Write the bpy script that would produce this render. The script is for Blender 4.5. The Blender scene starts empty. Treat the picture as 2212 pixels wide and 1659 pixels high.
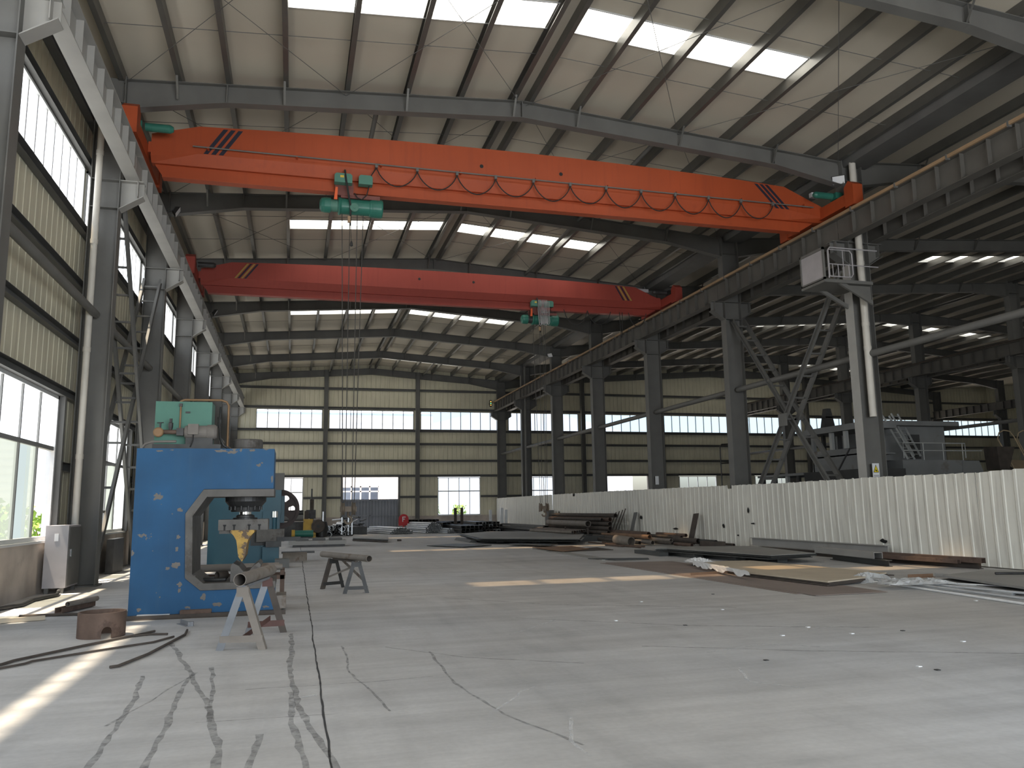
import bpy, math, random
from mathutils import Vector, Matrix
R_ = random.Random(7)
scene = bpy.context.scene
COL = scene.collection

# ------------------------------------------------------------------ camera, sky, sun, exposure
EYE = 1.3
FPX = 1726.0                      # focal length in pixels of the 2212 px wide frame
YAW, PITCH, ROLL = 0.26753, 0.15371, -0.015005
def cam_axes():
    cy, sy, cp, sp = math.cos(YAW), math.sin(YAW), math.cos(PITCH), math.sin(PITCH)
    f = Vector((sy*cp, cy*cp, sp)); r = Vector((cy, -sy, 0)); u = r.cross(f)
    c, s = math.cos(ROLL), math.sin(ROLL)
    return c*r + s*u, -s*r + c*u, f
CR, CU, CF = cam_axes()
cd = bpy.data.cameras.new('camera'); cam = bpy.data.objects.new('camera', cd); COL.objects.link(cam)
cd.sensor_width = 36.0; cd.lens = 36.0*FPX/2212.0; cd.clip_start = 0.05; cd.clip_end = 1000
cam.matrix_world = Matrix(((CR.x, CU.x, -CF.x, 0), (CR.y, CU.y, -CF.y, 0), (CR.z, CU.z, -CF.z, EYE), (0, 0, 0, 1)))
scene.camera = cam

w = bpy.data.worlds.new('sky'); scene.world = w; w.use_nodes = True
wn = w.node_tree.nodes; bg = wn['Background']
sky = wn.new('ShaderNodeTexSky'); sky.sky_type = 'NISHITA'; sky.sun_disc = False
sky.sun_elevation = math.radians(72); sky.sun_rotation = math.radians(-90); sky.dust_density = 3.0
w.node_tree.links.new(sky.outputs[0], bg.inputs[0]); bg.inputs[1].default_value = 0.37

SUN_DIR = Vector((0.318, 0.03, -1.0))
sd = bpy.data.lights.new('sun', 'SUN'); sd.energy = 26.0; sd.angle = math.radians(1.3); sd.color = (1.0, 0.80, 0.60)
so = bpy.data.objects.new('sun', sd); COL.objects.link(so)
so.rotation_euler = SUN_DIR.to_track_quat('-Z', 'Y').to_euler(); so.location = (-30, 10, 60)

vs = scene.view_settings
vs.view_transform = 'Standard'; vs.look = 'None'; vs.gamma = 1.0; vs.exposure = 0.17; vs.use_curve_mapping = False
scene.cycles.max_bounces = 10; scene.cycles.diffuse_bounces = 5; scene.cycles.transparent_max_bounces = 12
scene.cycles.caustics_reflective = False; scene.cycles.caustics_refractive = False
scene.cycles.sample_clamp_indirect = 6.0

# added area lamp for daylight at the unseen rear gateway; panes carry their own glow
def gate_light(name, loc, sx, sy, direction, power, color=(0.86, 0.93, 1.0)):
    ld = bpy.data.lights.new(name, 'AREA'); ld.shape = 'RECTANGLE'; ld.size = sx; ld.size_y = sy
    ld.energy = power; ld.color = color
    lo = bpy.data.objects.new(name, ld); COL.objects.link(lo); lo.location = loc
    lo.rotation_euler = Vector(direction).to_track_quat('-Z', 'Y').to_euler()
    return lo
gate_light('rear_gate_fill', (5.0, -7.2, 2.9), 11.0, 5.6, (0, 1, -0.3), 1900)

# ------------------------------------------------------------------ placing helpers
def fl(px, py, z=0.0):
    """floor point (or point at height z) seen at a pixel of the 2212x1659 photograph"""
    d = CR*((px-1106)/FPX) + CU*(-(py-829.5)/FPX) + CF
    t = (z-EYE)/d.z
    return Vector((d.x*t, d.y*t, z))

def setp(o, label=None, cat=None, group=None, kind=None):
    if label: o['label'] = label
    if cat: o['category'] = cat
    if group: o['group'] = group
    if kind: o['kind'] = kind
    return o

ORG = {}
def thing(name, label, cat, loc=(0, 0, 0), group=None, kind=None, rz=0.0):
    o = bpy.data.objects.new(name, None); COL.objects.link(o)
    o.empty_display_size = 0.2; o.location = loc; o.rotation_euler = (0, 0, rz)
    ORG[o.name] = Vector(loc)
    return setp(o, label, cat, group, kind)

def dup(root, loc=None, rz=None, label=None, group=None):
    r = root.copy(); COL.objects.link(r)
    if loc is not None: r.location = loc
    if rz is not None: r.rotation_euler = (0, 0, rz) if not hasattr(rz, '__len__') else rz
    if label: r['label'] = label
    if group: r['group'] = group
    for ch in list(root.children):
        c = ch.copy(); COL.objects.link(c); c.parent = r
        for g in list(ch.children):
            d = g.copy(); COL.objects.link(d); d.parent = c
    return r

def frame_of(d, up=Vector((0, 0, 1))):
    d = d.normalized()
    s = d.cross(up)
    if s.length < 1e-4: s = d.cross(Vector((0, 1, 0)))
    s.normalize(); u = s.cross(d).normalized()
    return s, u

class MB:
    def __init__(s): s.v = []; s.f = []; s.mi = []; s.cur = 0; s.sm = []
    def m(s, i): s.cur = i; return s
    def add(s, vs, fs, smooth=False):
        b = len(s.v); s.v += [Vector(p) for p in vs]
        for f in fs: s.f.append([b+i for i in f]); s.mi.append(s.cur); s.sm.append(smooth)
        return s
    def box(s, x0, y0, z0, x1, y1, z1):
        x0, x1 = min(x0, x1), max(x0, x1); y0, y1 = min(y0, y1), max(y0, y1); z0, z1 = min(z0, z1), max(z0, z1)
        return s.add([(x0,y0,z0),(x1,y0,z0),(x1,y1,z0),(x0,y1,z0),(x0,y0,z1),(x1,y0,z1),(x1,y1,z1),(x0,y1,z1)],
                     [(3,2,1,0),(4,5,6,7),(0,1,5,4),(1,2,6,5),(2,3,7,6),(3,0,4,7)])
    def cbox(s, c, d): return s.box(c[0]-d[0]/2, c[1]-d[1]/2, c[2]-d[2]/2, c[0]+d[0]/2, c[1]+d[1]/2, c[2]+d[2]/2)
    def prof(s, p0, p1, pts, up=Vector((0, 0, 1)), smooth=False, cap=True):
        """extrude a closed 2D profile (side, up) from p0 to p1"""
        p0, p1 = Vector(p0), Vector(p1); a, u = frame_of(p1-p0, Vector(up)); n = len(pts)
        vs = [p0+a*x+u*y for x, y in pts] + [p1+a*x+u*y for x, y in pts]
        fs = [(i, (i+1) % n, n+(i+1) % n, n+i) for i in range(n)]
        s.add(vs, fs, smooth)
        if cap: s.add(vs, [tuple(range(n-1, -1, -1)), tuple(range(n, 2*n))])
        return s
    def bar(s, p0, p1, w, h, up=(0, 0, 1)):
        return s.prof(p0, p1, [(-w/2, -h/2), (w/2, -h/2), (w/2, h/2), (-w/2, h/2)], up)
    def ibeam(s, p0, p1, w, h, tf=0.012, tw=0.01, up=(0, 0, 1)):
        return s.prof(p0, p1, [(-w/2,-h/2),(w/2,-h/2),(w/2,-h/2+tf),(tw/2,-h/2+tf),(tw/2,h/2-tf),(w/2,h/2-tf),
                               (w/2,h/2),(-w/2,h/2),(-w/2,h/2-tf),(-tw/2,h/2-tf),(-tw/2,-h/2+tf),(-w/2,-h/2+tf)], up)
    def angle(s, p0, p1, a=0.06, t=0.006, up=(0, 0, 1), fx=1, fy=1):
        q = [(0,0),(a*fx,0),(a*fx,t*fy),(t*fx,t*fy),(t*fx,a*fy),(0,a*fy)]
        return s.prof(p0, p1, q, up)
    def chan(s, p0, p1, w=0.1, h=0.05, t=0.006, up=(0, 0, 1), fy=1):
        q = [(-w/2,0),(w/2,0),(w/2,h*fy),(w/2-t,h*fy),(w/2-t,t*fy),(-w/2+t,t*fy),(-w/2+t,h*fy),(-w/2,h*fy)]
        return s.prof(p0, p1, q, up)
    def tube(s, p0, p1, r, n=12, r1=None, hollow=0.0, cap=True):
        p0, p1 = Vector(p0), Vector(p1); a, u = frame_of(p1-p0); r1 = r if r1 is None else r1
        c = [(math.cos(2*math.pi*i/n), math.sin(2*math.pi*i/n)) for i in range(n)]
        vs = [p0+(a*x+u*y)*r for x, y in c] + [p1+(a*x+u*y)*r1 for x, y in c]
        s.add(vs, [(i, (i+1) % n, n+(i+1) % n, n+i) for i in range(n)], True)
        if hollow > 0:
            q = r-hollow
            vi = [p0+(a*x+u*y)*q for x, y in c] + [p1+(a*x+u*y)*(r1-hollow) for x, y in c]
            s.add(vi, [((i+1) % n, i, n+i, n+(i+1) % n) for i in range(n)], True)
            s.add(vs[:n]+vi[:n], [((i+1) % n, i, n+i, n+(i+1) % n) for i in range(n)])
            s.add(vs[n:]+vi[n:], [(i, (i+1) % n, n+(i+1) % n, n+i) for i in range(n)])
        elif cap: s.add(vs, [tuple(range(n-1, -1, -1)), tuple(range(n, 2*n))])
        return s
    def path(s, pts, r, n=8):
        pts = [Vector(p) for p in pts]; rings = []; up = Vector((0, 0, 1))
        for i, p in enumerate(pts):
            d = (pts[min(i+1, len(pts)-1)]-pts[max(i-1, 0)])
            if d.length < 1e-6: d = Vector((0, 0, 1))
            if i == 0: a, u = frame_of(d)
            else:
                dn = d.normalized(); a = (a-dn*a.dot(dn)).normalized(); u = a.cross(dn)
            rings.append([p+(a*math.cos(2*math.pi*k/n)+u*math.sin(2*math.pi*k/n))*r for k in range(n)])
        vs = [q for ring in rings for q in ring]; fs = []
        for i in range(len(pts)-1):
            for k in range(n): fs.append((i*n+k, i*n+(k+1) % n, (i+1)*n+(k+1) % n, (i+1)*n+k))
        s.add(vs, fs, True)
        s.add(rings[0]+rings[-1], [tuple(range(n)), tuple(range(2*n-1, n-1, -1))])
        return s
    def prism(s, pts, d):
        """pts: list of coplanar 3D points; d: extrusion vector"""
        n = len(pts); d = Vector(d); vs = [Vector(p) for p in pts]; vs = vs+[p+d for p in vs]
        return s.add(vs, [(i, (i+1) % n, n+(i+1) % n, n+i) for i in range(n)] + [tuple(range(n-1, -1, -1)), tuple(range(n, 2*n))])
    def lathe(s, prof, o, axis=(0, 0, 1), n=24):
        o = Vector(o); ax = Vector(axis).normalized(); a, u = frame_of(ax); k = len(prof)
        vs = []
        for j in range(n):
            t = 2*math.pi*j/n; d = a*math.cos(t)+u*math.sin(t)
            vs += [o+d*r+ax*z for r, z in prof]
        fs = []
        for j in range(n):
            for i in range(k-1):
                fs.append((j*k+i, ((j+1) % n)*k+i, ((j+1) % n)*k+i+1, j*k+i+1))
        return s.add(vs, fs, False)
    def build(s, name, mat, parent=None, world=True, fix=True, recentre=True):
        me = bpy.data.meshes.new(name)
        off = Vector((0, 0, 0)); loc = Vector((0, 0, 0)); org = Vector((0, 0, 0))
        if parent is not None:
            off = ORG.get(parent.name, Vector((0, 0, 0))) if world else Vector((0, 0, 0))
        if recentre and s.v:
            xs = [p.x for p in s.v]; ys = [p.y for p in s.v]; zs = [p.z for p in s.v]
            loc = Vector(((min(xs)+max(xs))/2, (min(ys)+max(ys))/2, min(zs)))
        me.from_pydata([tuple(p-loc) for p in s.v], [], s.f)
        for mm in (mat if isinstance(mat, (list, tuple)) else [mat]): me.materials.append(mm)
        for p, i, sm in zip(me.polygons, s.mi, s.sm): p.material_index = i; p.use_smooth = sm
        me.update()
        if fix:
            import bmesh
            b = bmesh.new(); b.from_mesh(me); bmesh.ops.recalc_face_normals(b, faces=b.faces); b.to_mesh(me); b.free()
        o = bpy.data.objects.new(name, me); COL.objects.link(o)
        if parent is not None: o.parent = parent
        o.location = loc-off
        ORG[o.name] = loc if world else off+loc
        return o

ORD = ['first','second','third','fourth','fifth','sixth','seventh','eighth','ninth','tenth','eleventh','twelfth','thirteenth',
       'fourteenth','fifteenth','sixteenth','seventeenth','eighteenth','nineteenth','twentieth','twenty-first','twenty-second','twenty-third','twenty-fourth']

# ------------------------------------------------------------------ materials
def mat(name, col, rough=0.6, metal=0.0, var=0.12, scale=6.0, col2=None, thr=None, bump=0.0, bscale=40.0, spec=0.4, stretch=(1,1,1), streak=None, soft=0.06, s2=None):
    """painted / worn surface: base colour with cloudy variation; col2+thr = patches of a second colour (wear, rust)"""
    m = bpy.data.materials.new(name); m.use_nodes = True; nt = m.node_tree; N = nt.nodes; L = nt.links
    b = N['Principled BSDF']; b.inputs['Roughness'].default_value = rough; b.inputs['Metallic'].default_value = metal
    b.inputs['Specular IOR Level'].default_value = spec
    tc = N.new('ShaderNodeTexCoord'); mp = N.new('ShaderNodeMapping'); mp.inputs['Scale'].default_value = stretch
    L.new(tc.outputs['Object'], mp.inputs[0])
    nz = N.new('ShaderNodeTexNoise'); nz.inputs['Scale'].default_value = scale; nz.inputs['Detail'].default_value = 5
    L.new(mp.outputs[0], nz.inputs['Vector'])
    rp = N.new('ShaderNodeMapRange'); rp.inputs[1].default_value = 0.25; rp.inputs[2].default_value = 0.75
    rp.inputs[3].default_value = 1-var; rp.inputs[4].default_value = 1+var
    L.new(nz.outputs[0], rp.inputs[0])
    mx = N.new('ShaderNodeMix'); mx.data_type = 'RGBA'; mx.blend_type = 'MULTIPLY'; mx.inputs[0].default_value = 1.0
    mx.inputs[6].default_value = (*col, 1); L.new(rp.outputs[0], mx.inputs[7]); out = mx.outputs[2]
    if col2 is not None:
        n2 = N.new('ShaderNodeTexNoise'); n2.inputs['Scale'].default_value = s2 if s2 else scale*0.6; n2.inputs['Detail'].default_value = 8; n2.inputs['Roughness'].default_value = 0.65
        L.new(mp.outputs[0], n2.inputs['Vector'])
        r2 = N.new('ShaderNodeMapRange'); r2.inputs[1].default_value = thr; r2.inputs[2].default_value = thr+soft
        L.new(n2.outputs[0], r2.inputs[0])
        m2 = N.new('ShaderNodeMix'); m2.data_type = 'RGBA'; L.new(r2.outputs[0], m2.inputs[0]); L.new(out, m2.inputs[6]); m2.inputs[7].default_value = (*col2, 1); out = m2.outputs[2]
    if streak is not None:
        mp3 = N.new('ShaderNodeMapping'); mp3.inputs['Scale'].default_value = (5, 5, 0.35); L.new(tc.outputs['Object'], mp3.inputs[0])
        n3 = N.new('ShaderNodeTexNoise'); n3.inputs['Scale'].default_value = 2.0; n3.inputs['Detail'].default_value = 6; L.new(mp3.outputs[0], n3.inputs['Vector'])
        r3 = N.new('ShaderNodeMapRange'); r3.inputs[1].default_value = 0.52; r3.inputs[2].default_value = 0.72; r3.inputs[4].default_value = 0.6; L.new(n3.outputs[0], r3.inputs[0])
        m3 = N.new('ShaderNodeMix'); m3.data_type = 'RGBA'; L.new(r3.outputs[0], m3.inputs[0]); L.new(out, m3.inputs[6]); m3.inputs[7].default_value = (*streak, 1); out = m3.outputs[2]
    L.new(out, b.inputs['Base Color'])
    if bump > 0:
        nb = N.new('ShaderNodeTexNoise'); nb.inputs['Scale'].default_value = bscale; nb.inputs['Detail'].default_value = 4; L.new(mp.outputs[0], nb.inputs['Vector'])
        bn = N.new('ShaderNodeBump'); bn.inputs['Strength'].default_value = bump; bn.inputs['Distance'].default_value = 0.02
        L.new(nb.outputs[0], bn.inputs['Height']); L.new(bn.outputs[0], b.inputs['Normal'])
    return m

def glow(name, col, strength, through=0.0, tint=(1, 1, 1)):
    """daylit translucent pane: glows with the daylight behind it and lets part of it straight through"""
    m = bpy.data.materials.new(name); m.use_nodes = True; nt = m.node_tree; N = nt.nodes; L = nt.links
    for n in list(N):
        if n.type != 'OUTPUT_MATERIAL': N.remove(n)
    o = [n for n in N if n.type == 'OUTPUT_MATERIAL'][0]
    e = N.new('ShaderNodeEmission'); e.inputs[1].default_value = strength
    tc = N.new('ShaderNodeTexCoord'); nz = N.new('ShaderNodeTexNoise'); nz.inputs['Scale'].default_value = 1.3; nz.inputs['Detail'].default_value = 3
    L.new(tc.outputs['Object'], nz.inputs['Vector'])
    mx = N.new('ShaderNodeMix'); mx.data_type = 'RGBA'; L.new(nz.outputs[0], mx.inputs[0])
    mx.inputs[6].default_value = (*[c*0.9 for c in col], 1); mx.inputs[7].default_value = (*col, 1)
    L.new(mx.outputs[2], e.inputs[0])
    t = N.new('ShaderNodeBsdfTransparent'); t.inputs[0].default_value = (*tint, 1)
    ms = N.new('ShaderNodeMixShader'); ms.inputs[0].default_value = through
    L.new(e.outputs[0], ms.inputs[1]); L.new(t.outputs[0], ms.inputs[2]); L.new(ms.outputs[0], o.inputs[0])
    return m

def glass(name, tint, refl=0.06):
    m = bpy.data.materials.new(name); m.use_nodes = True; nt = m.node_tree; N = nt.nodes; L = nt.links
    for n in list(N):
        if n.type != 'OUTPUT_MATERIAL': N.remove(n)
    o = [n for n in N if n.type == 'OUTPUT_MATERIAL'][0]
    t = N.new('ShaderNodeBsdfTransparent'); t.inputs[0].default_value = (*tint, 1)
    g = N.new('ShaderNodeBsdfGlossy'); g.inputs['Roughness'].default_value = 0.05
    ms = N.new('ShaderNodeMixShader'); ms.inputs[0].default_value = refl
    L.new(t.outputs[0], ms.inputs[1]); L.new(g.outputs[0], ms.inputs[2]); L.new(ms.outputs[0], o.inputs[0])
    return m

STEEL = mat('grey_painted_steel', (0.138, 0.137, 0.129), 0.55, 0, 0.14, 1.6)
STEEL_LIT = mat('lit_grey_steel', (0.36, 0.355, 0.335), 0.55, 0, 0.12, 1.5)  # lit copy of the grey steel, light put into the colour
STEELR = mat('grimy_runway_steel', (0.105, 0.10, 0.09), 0.6, 0, 0.18, 1.5)
STEELB = mat('dark_grey_steel', (0.12, 0.12, 0.115), 0.6, 0, 0.15, 1.5)
PURL = mat('galvanised_purlin', (0.145, 0.143, 0.132), 0.38, 0.5, 0.12, 2.0)
CLAD = mat('cream_wall_cladding', (0.62, 0.59, 0.455), 0.6, 0, 0.1, 0.9, streak=(0.46, 0.43, 0.33))
PLINTH = mat('rendered_plinth', (0.43, 0.38, 0.335), 0.9, 0, 0.25, 1.6, col2=(0.24, 0.225, 0.2), thr=0.56, bump=0.2, soft=0.15)
ROOF = mat('white_roof_panel', (0.54, 0.50, 0.415), 0.6, 0, 0.06, 0.4)
ALU = mat('white_aluminium_frame', (0.62, 0.63, 0.63), 0.45, 0.2, 0.06, 3)
ALUD = mat('weathered_window_frame', (0.22, 0.22, 0.215), 0.5, 0.2, 0.1, 3)
FROST = glow('frosted_daylit_glass', (0.95, 0.98, 1.0), 3.1, 0.30, (0.95, 1.0, 1.0))
FROSTG = glow('greenish_daylit_glass', (0.86, 0.92, 0.80), 0.85, 0.15, (0.9, 1.0, 0.92))
SKYL = glow('daylit_roof_sheet', (1.0, 0.965, 0.87), 5.2, 0.075, (1.0, 0.84, 0.6))
SKYL2 = glow('daylit_roof_sheet_dim', (1.0, 0.965, 0.87), 2.2, 0.01, (1.0, 0.84, 0.6))  # same sheet with weaker glow, to keep the right hall darker
CLEAR = glass('clear_window_glass', (0.86, 0.93, 0.99))
FENCE = mat('white_corrugated_sheet', (0.74, 0.73, 0.665), 0.55, 0, 0.06, 1.2, streak=(0.45, 0.43, 0.39))
PVC = mat('white_plastic_pipe', (0.60, 0.575, 0.52), 0.5, 0, 0.08, 3, streak=(0.42, 0.38, 0.32))
ORANGE = mat('orange_crane_paint', (0.375, 0.068, 0.021), 0.5, 0, 0.10, 0.8, streak=(0.31, 0.056, 0.02))
RED = mat('red_crane_paint', (0.295, 0.05, 0.035), 0.5, 0, 0.10, 0.8, streak=(0.25, 0.04, 0.03))
GREEN = mat('green_machine_paint', (0.026, 0.15, 0.112), 0.4, 0, 0.15, 4)
GREENB = mat('pale_green_paint', (0.075, 0.20, 0.155), 0.55, 0, 0.1, 2, col2=(0.07, 0.18, 0.14), thr=0.64)
BLACK = mat('black_rubber', (0.02, 0.02, 0.02), 0.7, 0, 0.2, 8)
DARK = mat('oily_dark_metal', (0.055, 0.055, 0.055), 0.5, 0.5, 0.3, 6)
YELL = mat('yellow_paint', (0.62, 0.42, 0.05), 0.5, 0, 0.12, 5)
RAILC = mat('tan_conductor_rail', (0.33, 0.22, 0.13), 0.6, 0, 0.18, 1.5)
BLUE = mat('blue_press_paint', (0.009, 0.074, 0.178), 0.6, 0, 0.28, 1.3, col2=(0.15, 0.14, 0.125), thr=0.635, soft=0.012, s2=2.6, streak=(0.02, 0.08, 0.165))
FLYW = mat('dark_flywheel_iron', (0.05, 0.036, 0.034), 0.6, 0.2, 0.15, 4)
TEAL = mat('teal_press_paint', (0.016, 0.08, 0.115), 0.4, 0, 0.12, 1.2)
DUSTY = mat('dusty_motor_paint', (0.17, 0.155, 0.14), 0.7, 0, 0.2, 6)
COPPER = mat('dull_copper_pipe', (0.24, 0.145, 0.075), 0.55, 0.2, 0.2, 5)
WORN = mat('worn_bare_steel', (0.115, 0.108, 0.10), 0.6, 0.3, 0.25, 5, col2=(0.08, 0.07, 0.062), thr=0.56)
CHROME = mat('polished_ram', (0.75, 0.76, 0.78), 0.12, 1.0, 0.03, 4)
YRUST = mat('chipped_yellow_paint', (0.42, 0.26, 0.06), 0.6, 0, 0.2, 14, col2=(0.11, 0.075, 0.05), thr=0.49)
RUST = mat('rusty_steel', (0.125, 0.085, 0.066), 0.8, 0.1, 0.3, 5, col2=(0.09, 0.06, 0.048), thr=0.55, bump=0.15)
RUSTD = mat('dark_rusty_steel', (0.075, 0.062, 0.053), 0.8, 0.1, 0.3, 5, col2=(0.11, 0.078, 0.055), thr=0.6)
RUSTO = mat('orange_rust_plate', (0.22, 0.135, 0.085), 0.85, 0, 0.25, 2.5, col2=(0.13, 0.085, 0.06), thr=0.56)
PIPEG = mat('dusty_pipe_steel', (0.215, 0.19, 0.165), 0.65, 0.1, 0.2, 4, col2=(0.15, 0.115, 0.09), thr=0.58)
PLATE = mat('grey_steel_plate', (0.33, 0.325, 0.31), 0.6, 0.2, 0.15, 1.0, col2=(0.27, 0.235, 0.2), thr=0.58, soft=0.12)
PLATED = mat('dark_mill_plate', (0.06, 0.062, 0.06), 0.5, 0.2, 0.2, 1.2)
PLATEB = mat('reddish_plate', (0.26, 0.215, 0.195), 0.7, 0.1, 0.15, 0.8, col2=(0.33, 0.27, 0.23), thr=0.52, soft=0.2)
TANBOARD = mat('dusty_tan_plate', (0.52, 0.45, 0.35), 0.75, 0, 0.12, 1.2)
GALV = mat('galvanised_pipe', (0.58, 0.60, 0.62), 0.35, 0.5, 0.12, 4)
WRAP = mat('white_plastic_wrap', (0.78, 0.79, 0.8), 0.4, 0, 0.1, 8)
CABG = mat('grey_cabinet_paint', (0.40, 0.385, 0.40), 0.45, 0.1, 0.12, 2.2, col2=(0.30, 0.28, 0.28), thr=0.6, soft=0.15)

# ------------------------------------------------------------------ the hall: levels and grid
Y0, BAY = 16.52, 6.0
XW, XM, XE, XF = -4.1, 13.8, 31.8, 49.8          # left wall, column rows
YB, YR = 52.6, -7.5                              # back and rear wall
XR_ = 62.0                                       # far right wall
def FY(n): return Y0+BAY*n
def zraf(x):
    if x <= 4.85: return 9.92+0.07*(x+3.8)
    if x <= 13.8: return 9.92+0.07*(13.5-x)
    if x <= 31.8: return 9.97+0.0704*(x-13.8)
    if x <= 49.8: return 11.237-0.0704*(x-31.8)
    return 9.97+0.07*(x-49.8)
def zroof(x): return zraf(x)+0.25

# floor material: power-floated concrete, mottled, with long faint drag streaks
def floor_mat():
    m = bpy.data.materials.new('concrete_floor'); m.use_nodes = True; N = m.node_tree.nodes; L = m.node_tree.links
    b = N['Principled BSDF']; b.inputs['Roughness'].default_value = 0.62; b.inputs['Specular IOR Level'].default_value = 0.3
    tc = N.new('ShaderNodeTexCoord')
    def noise(sc, st, det, lo, hi, a, c, rot=0.0, ro=0.5):
        mp = N.new('ShaderNodeMapping'); mp.inputs['Scale'].default_value = st; mp.inputs['Rotation'].default_value = (0, 0, rot)
        L.new(tc.outputs['Object'], mp.inputs[0])
        n = N.new('ShaderNodeTexNoise'); n.inputs['Scale'].default_value = sc; n.inputs['Detail'].default_value = det; n.inputs['Roughness'].default_value = ro
        L.new(mp.outputs[0], n.inputs['Vector'])
        r = N.new('ShaderNodeMapRange'); r.inputs[1].default_value = lo; r.inputs[2].default_value = hi; r.inputs[3].default_value = a; r.inputs[4].default_value = c
        L.new(n.outputs[0], r.inputs[0]); return r.outputs[0]
    def mul(a, bb):
        k = N.new('ShaderNodeMath'); k.operation = 'MULTIPLY'; L.new(a, k.inputs[0]); L.new(bb, k.inputs[1]); return k.outputs[0]
    f = noise(0.35, (1, 1, 1), 4, 0.3, 0.7, 0.88, 1.12)
    f = mul(f, noise(2.2, (1, 1, 1), 6, 0.3, 0.7, 0.93, 1.07))
    f = mul(f, noise(1.6, (0.25, 2.6, 1), 6, 0.35, 0.7, 1.06, 0.86, 0.12, 0.6))
    f = mul(f, noise(1.1, (3.0, 0.3, 1), 5, 0.5, 0.75, 1.0, 0.88, -0.12, 0.6))
    f = mul(f, noise(26, (1, 1, 1), 3, 0.3, 0.7, 0.96, 1.04))
    mx = N.new('ShaderNodeMix'); mx.data_type = 'RGBA'; mx.blend_type = 'MULTIPLY'; mx.inputs[0].default_value = 1
    c0 = N.new('ShaderNodeMix'); c0.data_type = 'RGBA'; L.new(noise(0.22, (1, 1, 1), 3, 0.35, 0.65, 0, 1), c0.inputs[0])
    c0.inputs[6].default_value = (0.50, 0.487, 0.472, 1); c0.inputs[7].default_value = (0.488, 0.49, 0.497, 1)
    L.new(c0.outputs[2], mx.inputs[6]); L.new(f, mx.inputs[7])
    sp = N.new('ShaderNodeMix'); sp.data_type = 'RGBA'; L.new(noise(7.0, (1, 1, 1), 4, 0.76, 0.80, 0, 0.7), sp.inputs[0])
    L.new(mx.outputs[2], sp.inputs[6]); sp.inputs[7].default_value = (0.62, 0.62, 0.62, 1)
    L.new(sp.outputs[2], b.inputs['Base Color'])
    bn = N.new('ShaderNodeBump'); bn.inputs['Strength'].default_value = 0.12; bn.inputs['Distance'].default_value = 0.01
    nb = N.new('ShaderNodeTexNoise'); nb.inputs['Scale'].default_value = 18; nb.inputs['Detail'].default_value = 5; L.new(tc.outputs['Object'], nb.inputs['Vector'])
    L.new(nb.outputs[0], bn.inputs['Height']); L.new(bn.outputs[0], b.inputs['Normal'])
    return m
FLOORM = floor_mat()
def stain(name, col, alpha, sc):
    m = bpy.data.materials.new(name); m.use_nodes = True; N = m.node_tree.nodes; L = m.node_tree.links
    b = N['Principled BSDF']; b.inputs['Base Color'].default_value = (*col, 1); b.inputs['Roughness'].default_value = 0.8
    tc = N.new('ShaderNodeTexCoord'); n = N.new('ShaderNodeTexNoise'); n.inputs['Scale'].default_value = sc; n.inputs['Detail'].default_value = 6; n.inputs['Roughness'].default_value = 0.7
    L.new(tc.outputs['Object'], n.inputs['Vector'])
    r = N.new('ShaderNodeMapRange'); r.inputs[1].default_value = 0.30; r.inputs[2].default_value = 0.72; r.inputs[3].default_value = 0.0; r.inputs[4].default_value = alpha
    L.new(n.outputs[0], r.inputs[0]); L.new(r.outputs[0], b.inputs['Alpha'])
    return m
TYRE = stain('tyre_rubber_stain', (0.17, 0.17, 0.168), 0.62, 11)
CHALK = stain('chalk_scuff', (0.75, 0.75, 0.75), 0.8, 6)
GAP = mat('floor_joint_dirt', (0.05, 0.05, 0.05), 0.9)

floor = MB().box(-4.6, -12, -0.3, XR_+0.5, YB+0.4, 0).build('floor', FLOORM)
setp(floor, 'dusty grey concrete floor with a joint and tyre marks', 'floor', kind='structure')
def ribbon(pts, w, name, m, jit=0.0, z=0.0015, parent=None):
    pts = [Vector((p[0], p[1], 0)) for p in pts]; q = []
    for i in range(len(pts)-1):
        n = max(2, int((pts[i+1]-pts[i]).length/0.12))
        for k in range(n): q.append(pts[i].lerp(pts[i+1], k/n))
    q.append(pts[-1]); vs = []; off = 0.0
    for i, p in enumerate(q):
        d = (q[min(i+1, len(q)-1)]-q[max(i-1, 0)]).normalized(); s = Vector((-d.y, d.x, 0))
        off = 0.75*off + R_.uniform(-jit, jit); ww = w*(1+R_.uniform(-0.35, 0.35) if jit else 1)/2
        vs += [p+s*(off-ww)+Vector((0, 0, z)), p+s*(off+ww)+Vector((0, 0, z))]
    mb = MB().add(vs, [(2*i, 2*i+1, 2*i+3, 2*i+2) for i in range(len(q)-1)])
    return mb.build(name, m, parent=floor, fix=False)
jt = [(0.21, 1.5), (0.23, 4.43), (0.235, 7.5), (0.25, 11.2), (0.27, 19), (0.31, 27.8), (0.33, 40)]
ribbon(jt, 0.013, 'floor_joint', GAP, jit=0.004)
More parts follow.
